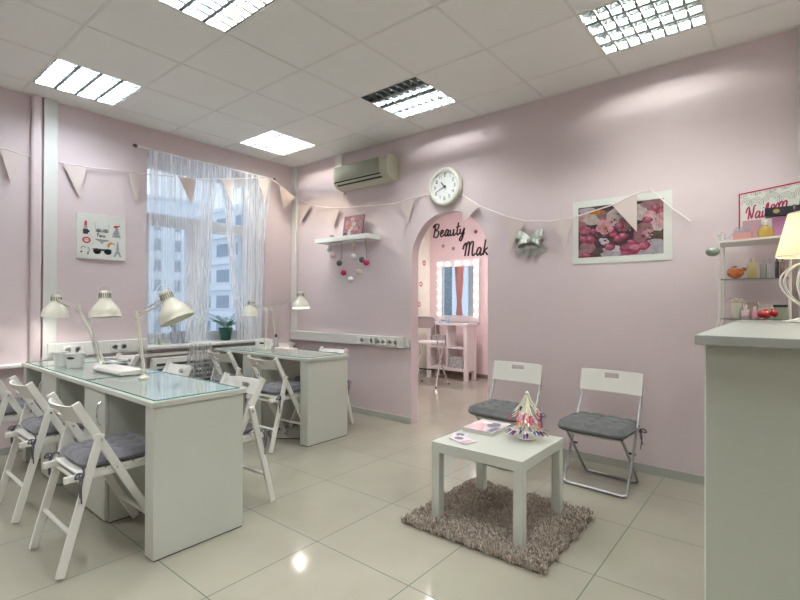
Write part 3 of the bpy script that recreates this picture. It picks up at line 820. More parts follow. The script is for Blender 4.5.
desk_lamp((.665, -.745, ZL), (.835, -.93, 1.173), (1.315, -.95, 1.292), (.10, -.03, -1), True, 'lit desk lamp on the farther desk with arm reaching right over the corner', .86)
desk_lamp((.83, -1.00, ZL), (.80, -.96, 1.165), (.515, -.96, 1.212), (-.05, -.05, -1), False, 'cream desk lamp on the farther desk with shade hanging before the curtain', .9)

# baskets and bits on the desks
def basket(loc, rz, r0, r1, h_, sy, label, handle=True):
    t = thing('white_basket', label, 'basket', loc, rz, 'white baskets on the desks')
    s4 = Matrix.Diagonal((1, sy, 1, 1))
    MB().lathe([(r0, 0), (r1, h_), (r1+.004, h_+.001), (r1+.004, h_-.006), (r1-.004, h_-.004), (r0-.004, .006), (.001, .005)], 32, mx=s4, cap1=True).build('body', WHITE, t, smooth=True)
    if handle:
        k = 10; MB().add([(.028*cos(a_), -(r1*.985+.0005)*sy*(1-.05*abs(cos(a_))), h_-.028+.009*sin(a_)) for a_ in [2*pi*i/k for i in range(k)]], [tuple(range(k))]).build('handle_hole', BLACK, t)
    return t
basket((.755, -2.70, Z1), R(20), .034, .046, .100, 1, 'tapered white basket at the left end of the left desks, narrower of the two', False)
basket((.93, -2.66, Z1), R(40), .050, .060, .098, .85, 'wide white basket with dark handle hole beneath the lit desk lamp')
basket((.70, -.93, ZL), R(40), .075, .086, .088, .75, 'low oval white basket on the farther desk')
for (loc, lab, c) in (((.66, -.81, ZL), 'small black topped bottle behind the oval basket', BLACK),):
    t = thing('pump_bottle', lab, 'bottle', (.73, -.80, ZL))
    MB().lathe([(.020, 0), (.022, .004), (.022, .09), (.012, .105), (.008, .11)], 14).build('body', mat('clear_bottle', (.55, .5, .5), .1), t, smooth=True)
    MB().lathe([(.010, .11), (.010, .135), (.004, .14), (.004, .15)], 10).build('cap', BLACK, t, smooth=True)
t = thing('white_jar', 'small white jar with a stopper behind the baskets', 'jar', (.60, -2.52, Z1))
MB().lathe([(.020, 0), (.022, .01), (.022, .07), (.012, .085), (.009, .09), (.009, .10), (.014, .105), (.008, .12)], 16).build('body', WHITE, t, smooth=True)
t = thing('hand_rest', 'white padded hand rest on the left desks right of the lamps', 'hand rest', (1.42, -2.56, Z1), R(2))
MB().rbox(-.21, .21, -.075, .075, 0, .034, .016, axis='x', n=6).build('pad', mat('white_towelling', (.80, .77, .75), .9, bump=.5, bscale=300), t, smooth=True)
t = thing('paper_tray', 'pale tray with papers near the window side of the left desks', 'tray', (.90, -2.405, Z1))
MB().box(-.15, .15, -.05, .05, 0, .004).box(-.15, .15, -.05, -.046, .004, .03).box(-.15, .15, .046, .05, .004, .03).box(.146, .15, -.046, .046, .004, .03).box(-.15, -.146, -.046, .046, .004, .03).build('body', clear('smoky_acrylic', (.75, .78, .78), .6), t)
MB().box(-.12, .12, -.04, .04, .0045, .012).build('papers', mat('paper_white', (.8, .78, .78), .8), t)
t = thing('paper_tray', 'pinkish white paper box on the farther desk beside the lamp', 'tray', (.93, -.83, ZL))
MB().box(-.11, .11, -.06, .06, 0, .014).build('body', mat('pinkish_paper', (.80, .68, .68), .7), t)

# ================================================================ PLANTS ON THE SILL
LEAFG = mat('palm_green', (.05, .16, .06), .5, var=.35, scale=20); POTG = mat('dark_green_pot', (.01, .09, .06), .35)
t = thing('potted_palm', 'small palm in a dark green pot on the window sill', 'plant', (-.09, -.888, .799))
MB().lathe([(.050, 0), (.055, .01), (.072, .115), (.078, .118), (.078, .138), (.070, .138), (.066, .12), (.0, .118)], 22, cap1=False).build('pot', POTG, t, smooth=True)
rr = random.Random(11); mb = MB()
for k in range(17):
    a = 2*pi*k/17*2.4; ln = rr.uniform(.15, .26); up_ = rr.uniform(.5, 1.25); bend = rr.uniform(.25, .7)
    P = []
    for i in range(9):
        s_ = i/8; el = up_-bend*1.6*s_
        P.append((P[-1] if P else V((0, 0, .12)))+V((cos(a)*cos(el), sin(a)*cos(el), sin(el)))*ln/8)
    mb.tube(P, .0018, 4)
    for i in range(2, 9):
        for sd in (-1, 1):
            d = (P[min(i, 8)]-P[i-1]).normalized(); s2 = d.cross(V((0, 0, 1))).normalized()*sd
            l = .055*(1-abs(i-5)/7); q = P[i]; tip = q+(s2*.8+d*.6).normalized()*l+V((0, 0, -.012)); wv = d*.006
            mb.add([q-wv, q+wv, (q+tip)/2+wv*1.1, tip, (q+tip)/2-wv*1.1], [(0, 1, 2, 3, 4)])
mb.build('fronds', LEAFG, t)
GREYP = mat('grey_pot', (.30, .33, .40), .4)
for (y, lab, r_) in ((-1.345, 'grey pot on the sill behind the largest desk lamp, nearer the palm', 1), (-1.455, 'grey pot with a dark bladed plant on the sill behind the largest lamp', 1)):
    t = thing('potted_plant' if y < -1.4 else 'plant_pot', lab, 'plant pot', (-.10, y, .799))
    MB().lathe([(.038, 0), (.041, .006), (.052, .105), (.054, .12), (.050, .12), (.046, .10), (0, .10)], 20, cap1=False).build('pot', GREYP, t, smooth=True)
    if y < -1.4:
        mb = MB()
        for k in range(9):
            a = -pi/2+rr.uniform(-1.1, 1.1); a = rr.uniform(-2.4, -.8); ln = rr.uniform(.14, .24); P = []
            for i in range(6):
                s_ = i/5; el = 1.25-s_*rr.uniform(.9, 1.6)
                P.append((P[-1] if P else V((0, 0, .10)))+V((cos(a)*cos(el), sin(a)*cos(el), sin(el)))*ln/5)
            sd = V((-sin(a), cos(a), 0)); vs = []; fs = []
            for i, p in enumerate(P):
                w_ = .014*(1-(i/5)**2)+.001; vs += [p+sd*w_, p-V((0, 0, .003)), p-sd*w_]
            for i in range(5): fs += [(3*i, 3*i+1, 3*i+4, 3*i+3), (3*i+1, 3*i+2, 3*i+5, 3*i+4)]
            mb.add(vs, fs)
        mb.build('leaves', mat('dark_leaf', (.02, .12, .07), .4), t)
t = thing('small_bottle', 'tiny yellow green bottle at the left end of the window sill', 'bottle', (-.08, -1.62, .799))
MB().lathe([(.016, 0), (.018, .004), (.018, .04), (.008, .05), (.008, .065), (.003, .07)], 12).build('body', mat('olive_glass', (.30, .34, .08), .2), t, smooth=True)

# ================================================================ CURTAIN
SH = (.95, .95, .97)
t = thing('string_curtain', 'sheer white string curtain hanging from a rod across the window', 'curtain', (0, 0, 0))
MB().tube([(.075, -1.93, 2.712), (.075, -.36, 2.712)], .007, 8).build('rod', WHITE, t, smooth=True)
mb = MB()
for y in (-1.93, -.36): mb.sphere((.075, y, 2.712), .016, sc=(1, 1.4, 1))
mb.build('rod_end', mat('dark_bronze', (.12, .09, .08), .4, metal=.6), t, smooth=True)
for y in (-1.90, -.40): MB().tube([(0, y, 2.712), (.075, y, 2.712)], .005, 6).build('bracket', STEEL, t)
def sheet(name, cols, m, amp=.012, fr_=40, nz=14, x0=.075):
    """cols: list of control (z, y0, y1); pleated sheet between y0(z) and y1(z)"""
    nu = 60; vs = []; fs = []
    def ip(z):
        for (a, b) in zip(cols[:-1], cols[1:]):
            if a[0] >= z >= b[0]:
                k = (a[0]-z)/(a[0]-b[0]); k = k*k*(3-2*k) if len(cols) > 2 else k
                return a[1]+(b[1]-a[1])*k, a[2]+(b[2]-a[2])*k
        return cols[-1][1:]
    for j in range(nz+1):
        z = cols[0][0]+(cols[-1][0]-cols[0][0])*j/nz; a, b = ip(z)
        for i in range(nu+1):
            u = i/nu; vs.append((x0+amp*sin(u*fr_)+amp*.5*sin(u*fr_*2.7+1), a+(b-a)*u, z))
    for j in range(nz):
        for i in range(nu): q = j*(nu+1)+i; fs.append((q, q+1, q+nu+2, q+nu+1))
    return MB().add(vs, fs).build(name, m, t, smooth='all')
sheet('strand_panel', [(2.705, -1.80, -1.14), (.82, -1.80, -1.30)], strands('loose_strands', SH, .15, 95), .004)
sheet('strand_panel', [(2.705, -1.80, -.62), (2.45, -1.80, -.7), (2.25, -1.78, -.8)], strands('fringe_strands', SH, .25, 95), .004)
sheet('strand_bundle', [(2.705, -1.26, -1.08), (2.0, -1.28, -1.14), (1.3, -1.33, -1.17), (.82, -1.45, -1.20)], strands('bundle_strands', SH, .50, 60), .010, 24)
sheet('strand_bundle', [(2.705, -1.08, -.92), (2.1, -.99, -.89), (1.5, -.93, -.84), (.80, -.85, -.65)], strands('bundle_strands_2', SH, .62, 60), .010, 24)
sheet('strand_panel', [(2.705, -.76, -.39), (1.8, -.78, -.49), (.80, -.82, -.52)], strands('dense_strands', SH, .80, 60), .010, 30)
sheet('strand_bundle', [(.80, -1.42, -1.18), (.62, -1.45, -1.12), (.45, -1.45, -1.08)], strands('hanging_ends', SH, .22, 80), .008, x0=.122)

# ================================================================ BUNTING
t = thing('bunting', 'string of pale triangular pennants hung round the walls at door-top height', 'bunting')
PEN = mat('pale_linen', (.66, .56, .54), .9, bump=.2, bscale=400, var=.02); CORD = mat('cream_cord', (.82, .76, .75), .8)
wl = [(.025, -2.98, 2.50), (.03, -2.918, 2.45), (.03, -2.76, 2.43), (.03, -2.497, 2.422), (.03, -2.309, 2.43), (.03, -1.978, 2.466), (.03, -1.834, 2.468), (.11, -1.534, 2.491), (.11, -1.346, 2.508), (.11, -1.064, 2.565), (.11, -.908, 2.597), (.11, -.60, 2.675), (.10, -.42, 2.70),
      (.10, -.30, 2.66), (.17, -.06, 2.503), (.377, -.04, 2.414), (.682, -.04, 2.345), (.885, -.04, 2.315), (1.3, -.035, 2.285), (1.72, -.035, 2.262), (1.956, -.03, 2.293), (2.10, -.004, 2.30), (2.30, -.004, 2.31), (2.48, -.004, 2.25), (2.519, -.03, 2.234), (2.709, -.05, 2.108), (2.956, -.04, 1.99), (3.142, -.04, 1.926), (3.376, -.04, 1.903), (3.538, -.04, 1.908), (3.838, -.04, 1.973), (4.011, -.04, 2.04), (4.10, -.04, 2.055), (4.235, -.03, 1.90), (4.344, -.02, 1.80)]
MB().tube(wl, .005, 5).build('cord', CORD, t, smooth=True)
pens = [((.03, -2.918, 2.45), (.03, -2.759, 2.43), (.035, -2.848, 2.18)), ((.03, -2.497, 2.422), (.03, -2.309, 2.43), (.035, -2.376, 2.168)), ((.03, -1.978, 2.466), (.03, -1.834, 2.468), (.035, -1.905, 2.175)),
        ((.11, -1.534, 2.491), (.11, -1.346, 2.508), (.11, -1.398, 2.238)), ((.11, -1.064, 2.565), (.11, -.908, 2.597), (.11, -.943, 2.333)), ((.11, -.62, 2.67), (.10, -.44, 2.695), (.11, -.50, 2.40)),
        ((.10, -.30, 2.66), (.15, -.10, 2.53), (.11, -.24, 2.37)), ((.17, -.04, 2.503), (.377, -.04, 2.414), (.189, -.04, 2.227)), ((.682, -.04, 2.345), (.885, -.04, 2.315), (.769, -.04, 2.108)),
        ((1.748, -.035, 2.265), (1.956, -.03, 2.293), (1.88, -.035, 2.039)), ((2.519, -.04, 2.234), (2.709, -.05, 2.108), (2.519, -.04, 1.964)), ((2.956, -.04, 1.989), (3.142, -.04, 1.926), (2.995, -.04, 1.673)),
        ((3.376, -.04, 1.903), (3.538, -.04, 1.908), (3.483, -.04, 1.641)), ((3.838, -.04, 1.973), (4.011, -.04, 2.04), (4.011, -.04, 1.753))]
for a, b, c in pens:
    a, b, c = V(a), V(b), V(c); n_ = (b-a).cross(c-a).normalized()*.0008
    mb = MB(); k = 6; vs = []; fs = []
    for s_ in (1, -1):
        vs += [a+n_*s_, b+n_*s_, c+n_*s_]
    mb.add(vs, [(0, 1, 2), (5, 4, 3), (0, 3, 4, 1), (1, 4, 5, 2), (2, 5, 3, 0)])
    mb.build('pennant', PEN, t)

# ================================================================ WALL THINGS
# poster with fashion icons on the window wall
t = thing('canvas_print', 'square white canvas with lipstick, lips, sunglasses and tower drawings', 'canvas print', (0, -2.386, 1.615))
W_, H_ = .40, .408
MB().rbox(0, .018, 0, W_, 0, H_, .003, axis='x', n=2).build('canvas', mat('canvas_white', (.70, .70, .66), .8), t)
INK = mat('ink_black', (.03, .03, .04), .7); INKR = mat('ink_red', (.55, .04, .05), .7); INKO = mat('ink_orange', (.60, .28, .05), .7); INKG = mat('ink_grey', (.33, .34, .37), .7)
PF = lambda u, v, d: (.0182+d, u*W_, v*H_)
def icon(polys, m, lab=None):
    mb = MB()
    for p in polys: mb.prism(p, PF, .0006)
    return mb.build('drawing', m, t)
rect = lambda a, b, c, d: [(a, c), (b, c), (b, d), (a, d)]
def ring(cx, cy, rx, ry, w_, a0=0, a1=2*pi, n=14):
    out = []
    for i in range(n):
        p, q = a0+(a1-a0)*i/n, a0+(a1-a0)*(i+1)/n
        out.append([(cx+rx*cos(p), cy+ry*sin(p)), (cx+rx*cos(q), cy+ry*sin(q)), (cx+(rx-w_)*cos(q), cy+(ry-w_)*sin(q)), (cx+(rx-w_)*cos(p), cy+(ry-w_)*sin(p))])
    return out
icon([rect(.12, .22, .54, .65), rect(.215, .25, .58, .63)], INK); icon([rect(.135, .205, .655, .72)], INKG); icon([[(.14, .725), (.20, .725), (.20, .80), (.185, .84), (.15, .82)]], INKR)
icon(ring(.19, .41, .085, .07, .033)+[[(.12, .42), (.26, .42), (.19, .405)], [(.28, .33), (.36, .36), (.30, .345)]], INKR)
icon([disc(.43, .645, .065, .045), disc(.57, .645, .065, .045), rect(.48, .52, .64, .655), rect(.365, .372, .66, .82), rect(.628, .635, .66, .80)], INKG)
icon([disc(.42, .64, .03, .02), disc(.59, .64, .03, .02), rect(.37, .63, .612, .622)], INK)
icon([[(.36, .455), (.64, .44), (.64, .415), (.54, .39), (.50, .34), (.46, .39), (.37, .435)]], INKG); icon([[(.37, .455), (.63, .44), (.63, .43), (.37, .44)]], INK)
icon([[(.60, .32), (.63, .38), (.69, .41), (.77, .36), (.77, .345), (.70, .365), (.66, .32), (.64, .27)]], INKO)
icon([[(.80, .78-.45), (.83, .56-.1), (.85, .33)], [(.805, .33), (.845, .33), (.86, .22), (.79, .22)], [(.79, .21), (.86, .21), (.91, .08), (.87, .08), (.84, .15), (.81, .15), (.78, .08), (.74, .08)]], INKG)
icon([disc(.40, .18, .08, .065), disc(.62, .18, .08, .065), rect(.46, .56, .195, .215), [(.31, .24), (.70, .235), (.70, .215), (.31, .22)]], INK)
icon([disc(.40, .16, .06, .035), disc(.62, .16, .06, .035)], INKG)
icon([rect(.74, .86, .57, .66), [(.77, .66), (.84, .66), (.83, .74), (.78, .74)], [(.72, .57), (.88, .57), (.89, .52), (.71, .52)], [(.70, .58), (.73, .62), (.76, .60)]], INKG)
icon([disc(.79, .765, .06, .025, rot=.2), disc(.855, .79, .02, .015)], INKR)
icon(ring(.13, .22, .05, .055, .012, .4, 3.4, 8)+ring(.21, .20, .045, .055, .012, -1.4, 1.6, 8)+[disc(.09, .15, .022, .018), disc(.22, .12, .014, .025)], INK)
mb = MB(); write(mb, 'Paris', .40, .50, .085, lambda u, v, d: (.0182+d, u*W_, v*H_), .006, .0006); mb.build('lettering', INK, t)

# flower photo print on arch wall
t = thing('flower_photo_poster', 'large white bordered poster photo of pink blossoms on the arch wall', 'poster', (3.532, -.001, 1.54))
W_, H_ = .70, .497
MB().box(0, W_, -.004, 0, 0, H_).build('paper', mat('poster_paper', (.68, .70, .66), .5), t)
dk = mat('print_dark_plum', (.05, .022, .032), .35, var=.6, scale=22)
PC = {n: mat('print_'+n, tuple(q*.72 for q in c), .35, var=v_, scale=26) for n, c, v_ in (('rose', (.42, .10, .17), .45), ('crimson', (.33, .03, .09), .4), ('blush', (.62, .34, .36), .3), ('pale', (.56, .47, .46), .2), ('petal', (.66, .30, .36), .25), ('lilac', (.46, .42, .47), .15), ('dusty', (.34, .16, .18), .3), ('gold', (.55, .22, .02), .3), ('white', (.62, .62, .66), .1), ('magenta', (.30, .04, .10), .4), ('leaf', (.10, .07, .05), .4), ('hi', (.60, .22, .30), .3))}
mb = MB(); bx0, bx1, bz0, bz1 = .045, .645, .05, .445
LAY = [0]
def PFl(u, v, d):
    u = min(max(u, 0), 1); v = min(max(v, 0), 1)
    return (bx0+(bx1-bx0)*u, -.0043-LAY[0]-d, bz0+(bz1-bz0)*v)
def blob(px_, py_, rx, ry, m, n=14, jag=.12, seed=0):
    r_ = random.Random(int(px_*7+py_*13+seed)); LAY[0] += .00002
    pts = []
    for i in range(n):
        a = 2*pi*i/n; k = 1+r_.uniform(-jag, jag)
        X = px_+rx*k*cos(a); Y = py_+ry*k*sin(a); X = min(max(X, 91), 599)
        yt = 112-.045*(X-90)*1.1; yb = 475-.05*(X-90)
        u = (X-90)/510; v = 1-(Y-(130-.09*(X-90)))/((472-.06*(X-90))-(130-.09*(X-90)))
        pts.append((u, v))
    mb.prism(pts, PFl, .00001, m)
mb.prism([(0, 0), (1, 0), (1, 1), (0, 1)], PFl, .00001, dk)
for b in ((150, 150, 60, 22, 'lilac'), (120, 205, 45, 40, 'blush'), (180, 205, 55, 45, 'pale'), (210, 160, 50, 18, 'gold'), (260, 190, 45, 30, 'dusty'), (110, 250, 35, 28, 'dusty'), (130, 280, 42, 28, 'rose'), (330, 200, 60, 60, 'pale'), (380, 240, 40, 50, 'dusty'),
          (465, 170, 60, 55, 'pale'), (520, 120, 50, 28, 'dusty'), (575, 115, 35, 35, 'dusty'), (560, 170, 45, 40, 'rose'), (520, 190, 40, 30, 'blush'), (550, 250, 55, 55, 'pale'), (590, 220, 35, 50, 'blush'), (490, 290, 60, 55, 'dusty'), (520, 310, 40, 25, 'blush'), (470, 340, 40, 30, 'dusty'), (560, 320, 40, 28, 'leaf'),
          (545, 410, 80, 55, 'lilac'), (470, 430, 90, 40, 'lilac'), (290, 435, 70, 35, 'lilac'), (330, 410, 40, 22, 'white'), (560, 370, 50, 25, 'lilac'), (150, 400, 55, 45, 'dusty'), (120, 440, 40, 30, 'dusty'), (220, 425, 35, 20, 'leaf')):
    blob(*b[:4], PC[b[4]])
for b in ((165, 345, 40, 30), (125, 345, 28, 24), (350, 258, 30, 26), (312, 312, 26, 24), (372, 325, 30, 22), (340, 342, 22, 20), (290, 398, 34, 26), (490, 390, 40, 30), (512, 222, 30, 22), (190, 290, 22, 18), (140, 455, 32, 18), (105, 460, 20, 15), (300, 290, 20, 20), (560, 145, 26, 22), (420, 365, 30, 16)):
    blob(*b, PC['crimson']); blob(b[0]-3, b[1]-4, b[2]*.75, b[3]*.72, PC['rose']); blob(b[0]-6, b[1]-8, b[2]*.4, b[3]*.35, PC['hi'])
blob(415, 412, 62, 38, PC['crimson']); blob(400, 398, 40, 20, PC['rose']); blob(440, 400, 30, 18, PC['hi']); blob(405, 430, 30, 18, PC['magenta']); blob(380, 440, 25, 14, PC['rose'])
for k in range(5):
    a = 2*pi*k/5+.3; blob(258+30*cos(a), 262+30*sin(a), 28, 24, PC['petal'])
    blob(258+34*cos(a), 262+34*sin(a), 14, 12, PC['blush'])
blob(262, 268, 17, 15, PC['gold']); blob(264, 272, 8, 8, PC['crimson'])
for q in ((240, 350), (262, 352), (250, 370), (272, 362)): blob(*q, 16, 13, PC['white'])
r_ = random.Random(4)
for k in range(60):
    blob(r_.uniform(95, 595), r_.uniform(150, 460), r_.uniform(4, 11), r_.uniform(3, 9), PC[r_.choice(['dusty', 'rose', 'leaf', 'crimson', 'blush'])], 8, .25)
mb.build('photo', None, t)

# clock
t = thing('wall_clock', 'round cream wall clock above the arch', 'clock', (2.318, -.001, 2.344))
RX90 = Matrix.Rotation(pi/2, 4, 'X')
MB().lathe([(.165, 0), (.182, .006), (.184, .03), (.175, .045), (.160, .050), (.146, .045), (.142, .032)], 48, mx=RX90, cap1=False).build('rim', mat('cream_clock_rim', (.72, .71, .64), .3), t, smooth=True)
MB().lathe([(.143, .028), (.143, .031)], 40, mx=RX90).build('dial', mat('dial_white', (.78, .80, .80), .5), t)
DIG = {'0': 'abcdef', '1': 'bc', '2': 'abged', '3': 'abgcd', '4': 'fgbc', '5': 'afgcd', '6': 'afgedc', '7': 'abc', '8': 'abcdefg', '9': 'gfabcd'}
SEG = {'a': (0, 1, 1, 1), 'b': (1, 1, 1, .5), 'c': (1, .5, 1, 0), 'd': (0, 0, 1, 0), 'e': (0, 0, 0, .5), 'f': (0, .5, 0, 1), 'g': (0, .5, 1, .5)}
mb = MB()
for hnum in range(1, 13):
    a = pi/2-hnum*pi/6; cx, cz = .112*cos(a), .112*sin(a); s_ = str(hnum); wn = .015; hn = .031
    for q, ch in enumerate(s_):
        ox = cx+(q-(len(s_)-1)/2)*.019-wn/2
        for sg in DIG[ch]:
            x0, z0, x1, z1 = SEG[sg]
            mb.bar((ox+x0*wn, -.0325, cz-hn/2+z0*hn), (ox+x1*wn, -.0325, cz-hn/2+z1*hn), .004, .001, (0, 0, 1) if z0 == z1 else (1, 0, 0))
mb.build('numerals', BLACK, t)
for (ang, ln, w_, nm, yy) in ((10.68*30, .062, .009, 'hour_hand', -.034), (41*6, .10, .006, 'minute_hand', -.036)):
    a = pi/2-R(ang); MB().bar((-.02*cos(a), yy, -.02*sin(a)), (ln*cos(a), yy, ln*sin(a)), w_, .0012, (-sin(a), 0, cos(a))).build(nm, BLACK, t)
MB().lathe([(.007, .033), (.007, .039)], 12, mx=RX90).build('hub', BLACK, t)

# air conditioner
t = thing('air_conditioner', 'beige wall air conditioner on the arch wall near the ceiling', 'air conditioner', (.93, -.001, 2.485))
AC = mat('aged_beige_plastic', (.50, .49, .38), .45, var=.02); ACF = mat('ac_front_grille', (.36, .37, .30), .5)
W_ = .80
prof = [(0, .03), (0, .265), (-.13, .275), (-.185, .245), (-.195, .20), (-.19, .075), (-.15, .025), (-.06, .0)]
mb = MB(); vs = [(0, y, z) for y, z in prof]+[(W_, y, z) for y, z in prof]; n = len(prof)
mb.add(vs, [tuple(range(n)), tuple(range(n, 2*n))[::-1]]+[(i, (i+1) % n, n+(i+1) % n, n+i) for i in range(n)]); mb.build('housing', AC, t, bevel=.008)
mb = MB()
for k in range(16): mb.box(.03, W_-.11, -.1985, -.193, .092+k*.0095, .0985+k*.0095)
mb.build('front_grille', ACF, t)
MB().add([(.03, -.1935, .078), (W_-.09, -.1935, .078), (W_-.09, -.186, .066), (.03, -.186, .066)], [(0, 1, 2, 3)]).add([(.05, -.170, .047), (W_-.09, -.170, .047), (W_-.09, -.158, .033), (.05, -.158, .033)], [(0, 1, 2, 3)]).build('air_slot', BLACK, t)
bpy.data.objects['air_slot'].location = (0, -.006, 0)
MB().tube([(.04, -.05, .0), (.04, -.05, -.035)], .018, 10).build('drain_stub', AC, t, smooth=True)

# wall shelf
t = thing('wall_shelf', 'white floating shelf on the arch wall left of the clock', 'shelf', (.66, -.001, 1.905))
MB().rbox(0, .81, -.222, 0, 0, .05, .003, axis='x', n=2).build('board', WHITE, t)
t = thing('small_canvas', 'small painted canvas of blossoms in a vase standing on the wall shelf', 'canvas print', (1.00, -.10, 1.957), 0)
mx = Matrix.Rotation(R(-8), 4, 'X')
MB().box(0, .30, -.012, .006, 0, .238, mx=mx).build('canvas', mat('canvas_mauve', (.26, .15, .17), .7, var=.3, scale=18), t)
mb = MB(); r_ = random.Random(9)
def CF(u, v, d): return tuple(mx @ V((u, -.0123-LAY[0]-d, v)))
LAY[0] = 0
for (u, v, rx, m_) in ((.06, .16, .035, 'petal'), (.13, .19, .035, 'blush'), (.10, .13, .03, 'gold'), (.16, .14, .035, 'pale'), (.06, .11, .025, 'hi'), (.13, .09, .03, 'pale'), (.22, .17, .022, 'dusty'), (.20, .08, .03, 'petal'), (.25, .09, .02, 'rose'), (.10, .04, .028, 'white'), (.10, .07, .02, 'white'), (.20, .03, .04, 'dusty'), (.04, .03, .03, 'leaf'), (.26, .2, .02, 'dusty')):
    LAY[0] += .00003; mb.prism(disc(u, v, rx, rx*.85, 9), CF, .00001, PC[m_])
mb.build('painting', None, t)
t = thing('tea_light_holder', 'tiny grey cup at the left end of the wall shelf', 'candle holder', (.82, -.11, 1.957))
MB().lathe([(.022, 0), (.028, .005), (.030, .045), (.026, .045), (.024, .01), (0, .01)], 14, cap1=False).build('cup', mat('grey_glazed', (.5, .52, .48), .3), t, smooth=True)

# cotton ball garland
t = thing('cotton_ball_garland', 'garland of crimson, grey and pale cotton balls hanging below the wall shelf', 'garland')
BC = {'grey': mat('ball_grey', (.10, .10, .12), .9), 'crimson': mat('ball_crimson', (.55, .03, .12), .9), 'white': mat('ball_white', (.68, .68, .68), .9), 'cream': mat('ball_cream', (.62, .52, .42), .9), 'peach': mat('ball_peach', (.62, .48, .44), .9)}
balls = [(1.025, 1.665, 'grey'), (1.092, 1.557, 'crimson'), (1.434, 1.650, 'crimson'), (1.371, 1.684, 'grey'), (1.249, 1.723, 'white'), (1.331, 1.556, 'cream'), (1.251, 1.854, 'cream'), (.851, 1.836, 'white'), (.922, 1.758, 'peach'), (1.203, 1.477, 'white')]
tw = mat('garland_cord', (.16, .14, .17), .8); tw2 = mat('pale_cord', (.5, .45, .46), .8)
MB().tube([(.86, -.18, 1.9045), (1.06, -.18, 1.898), (1.068, -.18, 1.80), (1.06, -.18, 1.72), (1.025, -.18, 1.665)], .003, 5).tube([(1.25, -.18, 1.9045), (1.42, -.18, 1.9), (1.432, -.18, 1.78), (1.434, -.18, 1.65)], .003, 5).build('cord', tw, t, smooth=True)
MB().tube(smoothpts([(.80, -.18, 1.90), (.851, -.18, 1.836), (.922, -.18, 1.758), (1.025, -.18, 1.665), (1.092, -.18, 1.557), (1.203, -.18, 1.477), (1.331, -.18, 1.556), (1.371, -.18, 1.684), (1.249, -.18, 1.723), (1.251, -.18, 1.854), (1.27, -.18, 1.9)], 4), .0018, 5).build('cord', tw2, t, smooth=True)
for x, z, c in balls: MB().sphere((x, -.18, z), .032, n=14, k=9).build('cotton_ball', BC[c], t, smooth=True)

# silver bow
t = thing('ribbon_bow', 'silver grey ribbon bow pinned on the arch wall', 'bow', (3.185, -.005, 1.755))
SIL = mat('silver_ribbon', (.40, .42, .39), .35, metal=.3, var=.2, scale=25)
def ribbon(P, w_, side, mb):
    P = smoothpts(P, 5); vs = []; fs = []; side = V(side).normalized()
    for i, p in enumerate(P): vs += [p-side*w_/2, p+V((0, -.004, 0)), p+side*w_/2]
    for i in range(len(P)-1): fs += [(3*i, 3*i+1, 3*i+4, 3*i+3), (3*i+1, 3*i+2, 3*i+5, 3*i+4)]
    mb.add(vs, fs)
for sx in (-1, 1):
    mb = MB(); ribbon([(0, -.03, 0), (sx*.06, -.06, .05), (sx*.115, -.05, .055), (sx*.115, -.02, .015), (sx*.05, -.015, -.01), (0, -.02, 0)], .062, (0, .3, 1), mb)
    ribbon([(0, -.035, 0), (sx*.05, -.07, .0), (sx*.09, -.06, -.02), (sx*.08, -.03, -.04), (0, -.02, -.01)], .05, (0, .5, 1), mb); mb.build('loop', SIL, t, smooth='all')
    mb = MB(); ribbon([(0, -.02, -.01), (sx*.04, -.03, -.06), (sx*.10, -.02, -.085), (sx*.14, -.015, -.085)], .045, (sx*.35, 0, 1), mb)
    ribbon([(0, -.02, -.01), (sx*.03, -.03, -.07), (sx*.035, -.02, -.13)], .04, (1, 0, .2), mb); mb.build('tail', SIL, t, smooth='all')
MB().sphere((0, -.045, 0), .024, sc=(1, .9, 1.2)).build('knot', SIL, t, smooth=True)

# ================================================================ BACK ROOM FURNITURE
BF = lambda u, v, d: (u, BY-.001-d, v)
t = thing('wall_lettering', 'dark brush lettering on the pink wall seen through the arch', 'lettering')
BR = mat('dark_brown_letters', (.035, .015, .018), .5)
mb = MB(); write(mb, 'Beauty', -.02, 2.385, .225, BF, .0125, .006, .12); mb.build('word', BR, t)
mb = MB(); write(mb, 'Mak', .63, 2.015, .255, BF, .0135, .006, .12); mb.build('word', BR, t)
for (x, z, lab) in ((.86, 2.41, 'small dark rosette to the right of the wall lettering'), (.21, 2.22, 'pale rosette under the wall lettering, left one'), (.42, 2.16, 'pale rosette under the wall lettering, right one')):
    t = thing('wall_rosette', lab, 'wall decoration', (x, BY-.001, z), 0, 'rosettes round the lettering')
    mb = MB()
    for k in range(5): mb.prism(disc(.018*cos(k*1.257), .018*sin(k*1.257), .016, .016, 8), lambda u, v, d: (u, -d, v), .006)
    mb.build('petals', mat('rosette_rose' if x > .8 else 'rosette_beige', (.35, .08, .10) if x > .8 else (.45, .32, .33), .6), t)
# vanity mirror with bulbs
t = thing('vanity_mirror', 'tall mirror framed by glowing bulbs above the white shelf unit', 'mirror', (.108, BY-.001, .905))
W_, H_ = .84, 1.05
mb = MB()
for q in ((0, W_, 0, .11), (0, W_, H_-.11, H_), (0, .11, .11, H_-.11), (W_-.11, W_, .11, H_-.11)): mb.box(q[0], q[1], -.045, 0, q[2], q[3])
mb.build('frame', mat('mirror_frame_white', (.72, .66, .66), .4), t)
MB().box(.11, W_-.11, -.03, -.026, .11, H_-.11).build('mirror_glass', MIRROR, t)
BLB = emis('vanity_bulb', (1, .95, .90), 2.2)
for k in range(5):
    MB().sphere((.055+(W_-.11)*k/4, -.075, H_-.055), .021).build('bulb', BLB, t, smooth=True)
for k in range(1, 7):
    for x in (.055, W_-.055): MB().sphere((x, -.075, H_-.055-(H_-.11)*k/6.5), .021).build('bulb', BLB, t, smooth=True)
mb = MB()
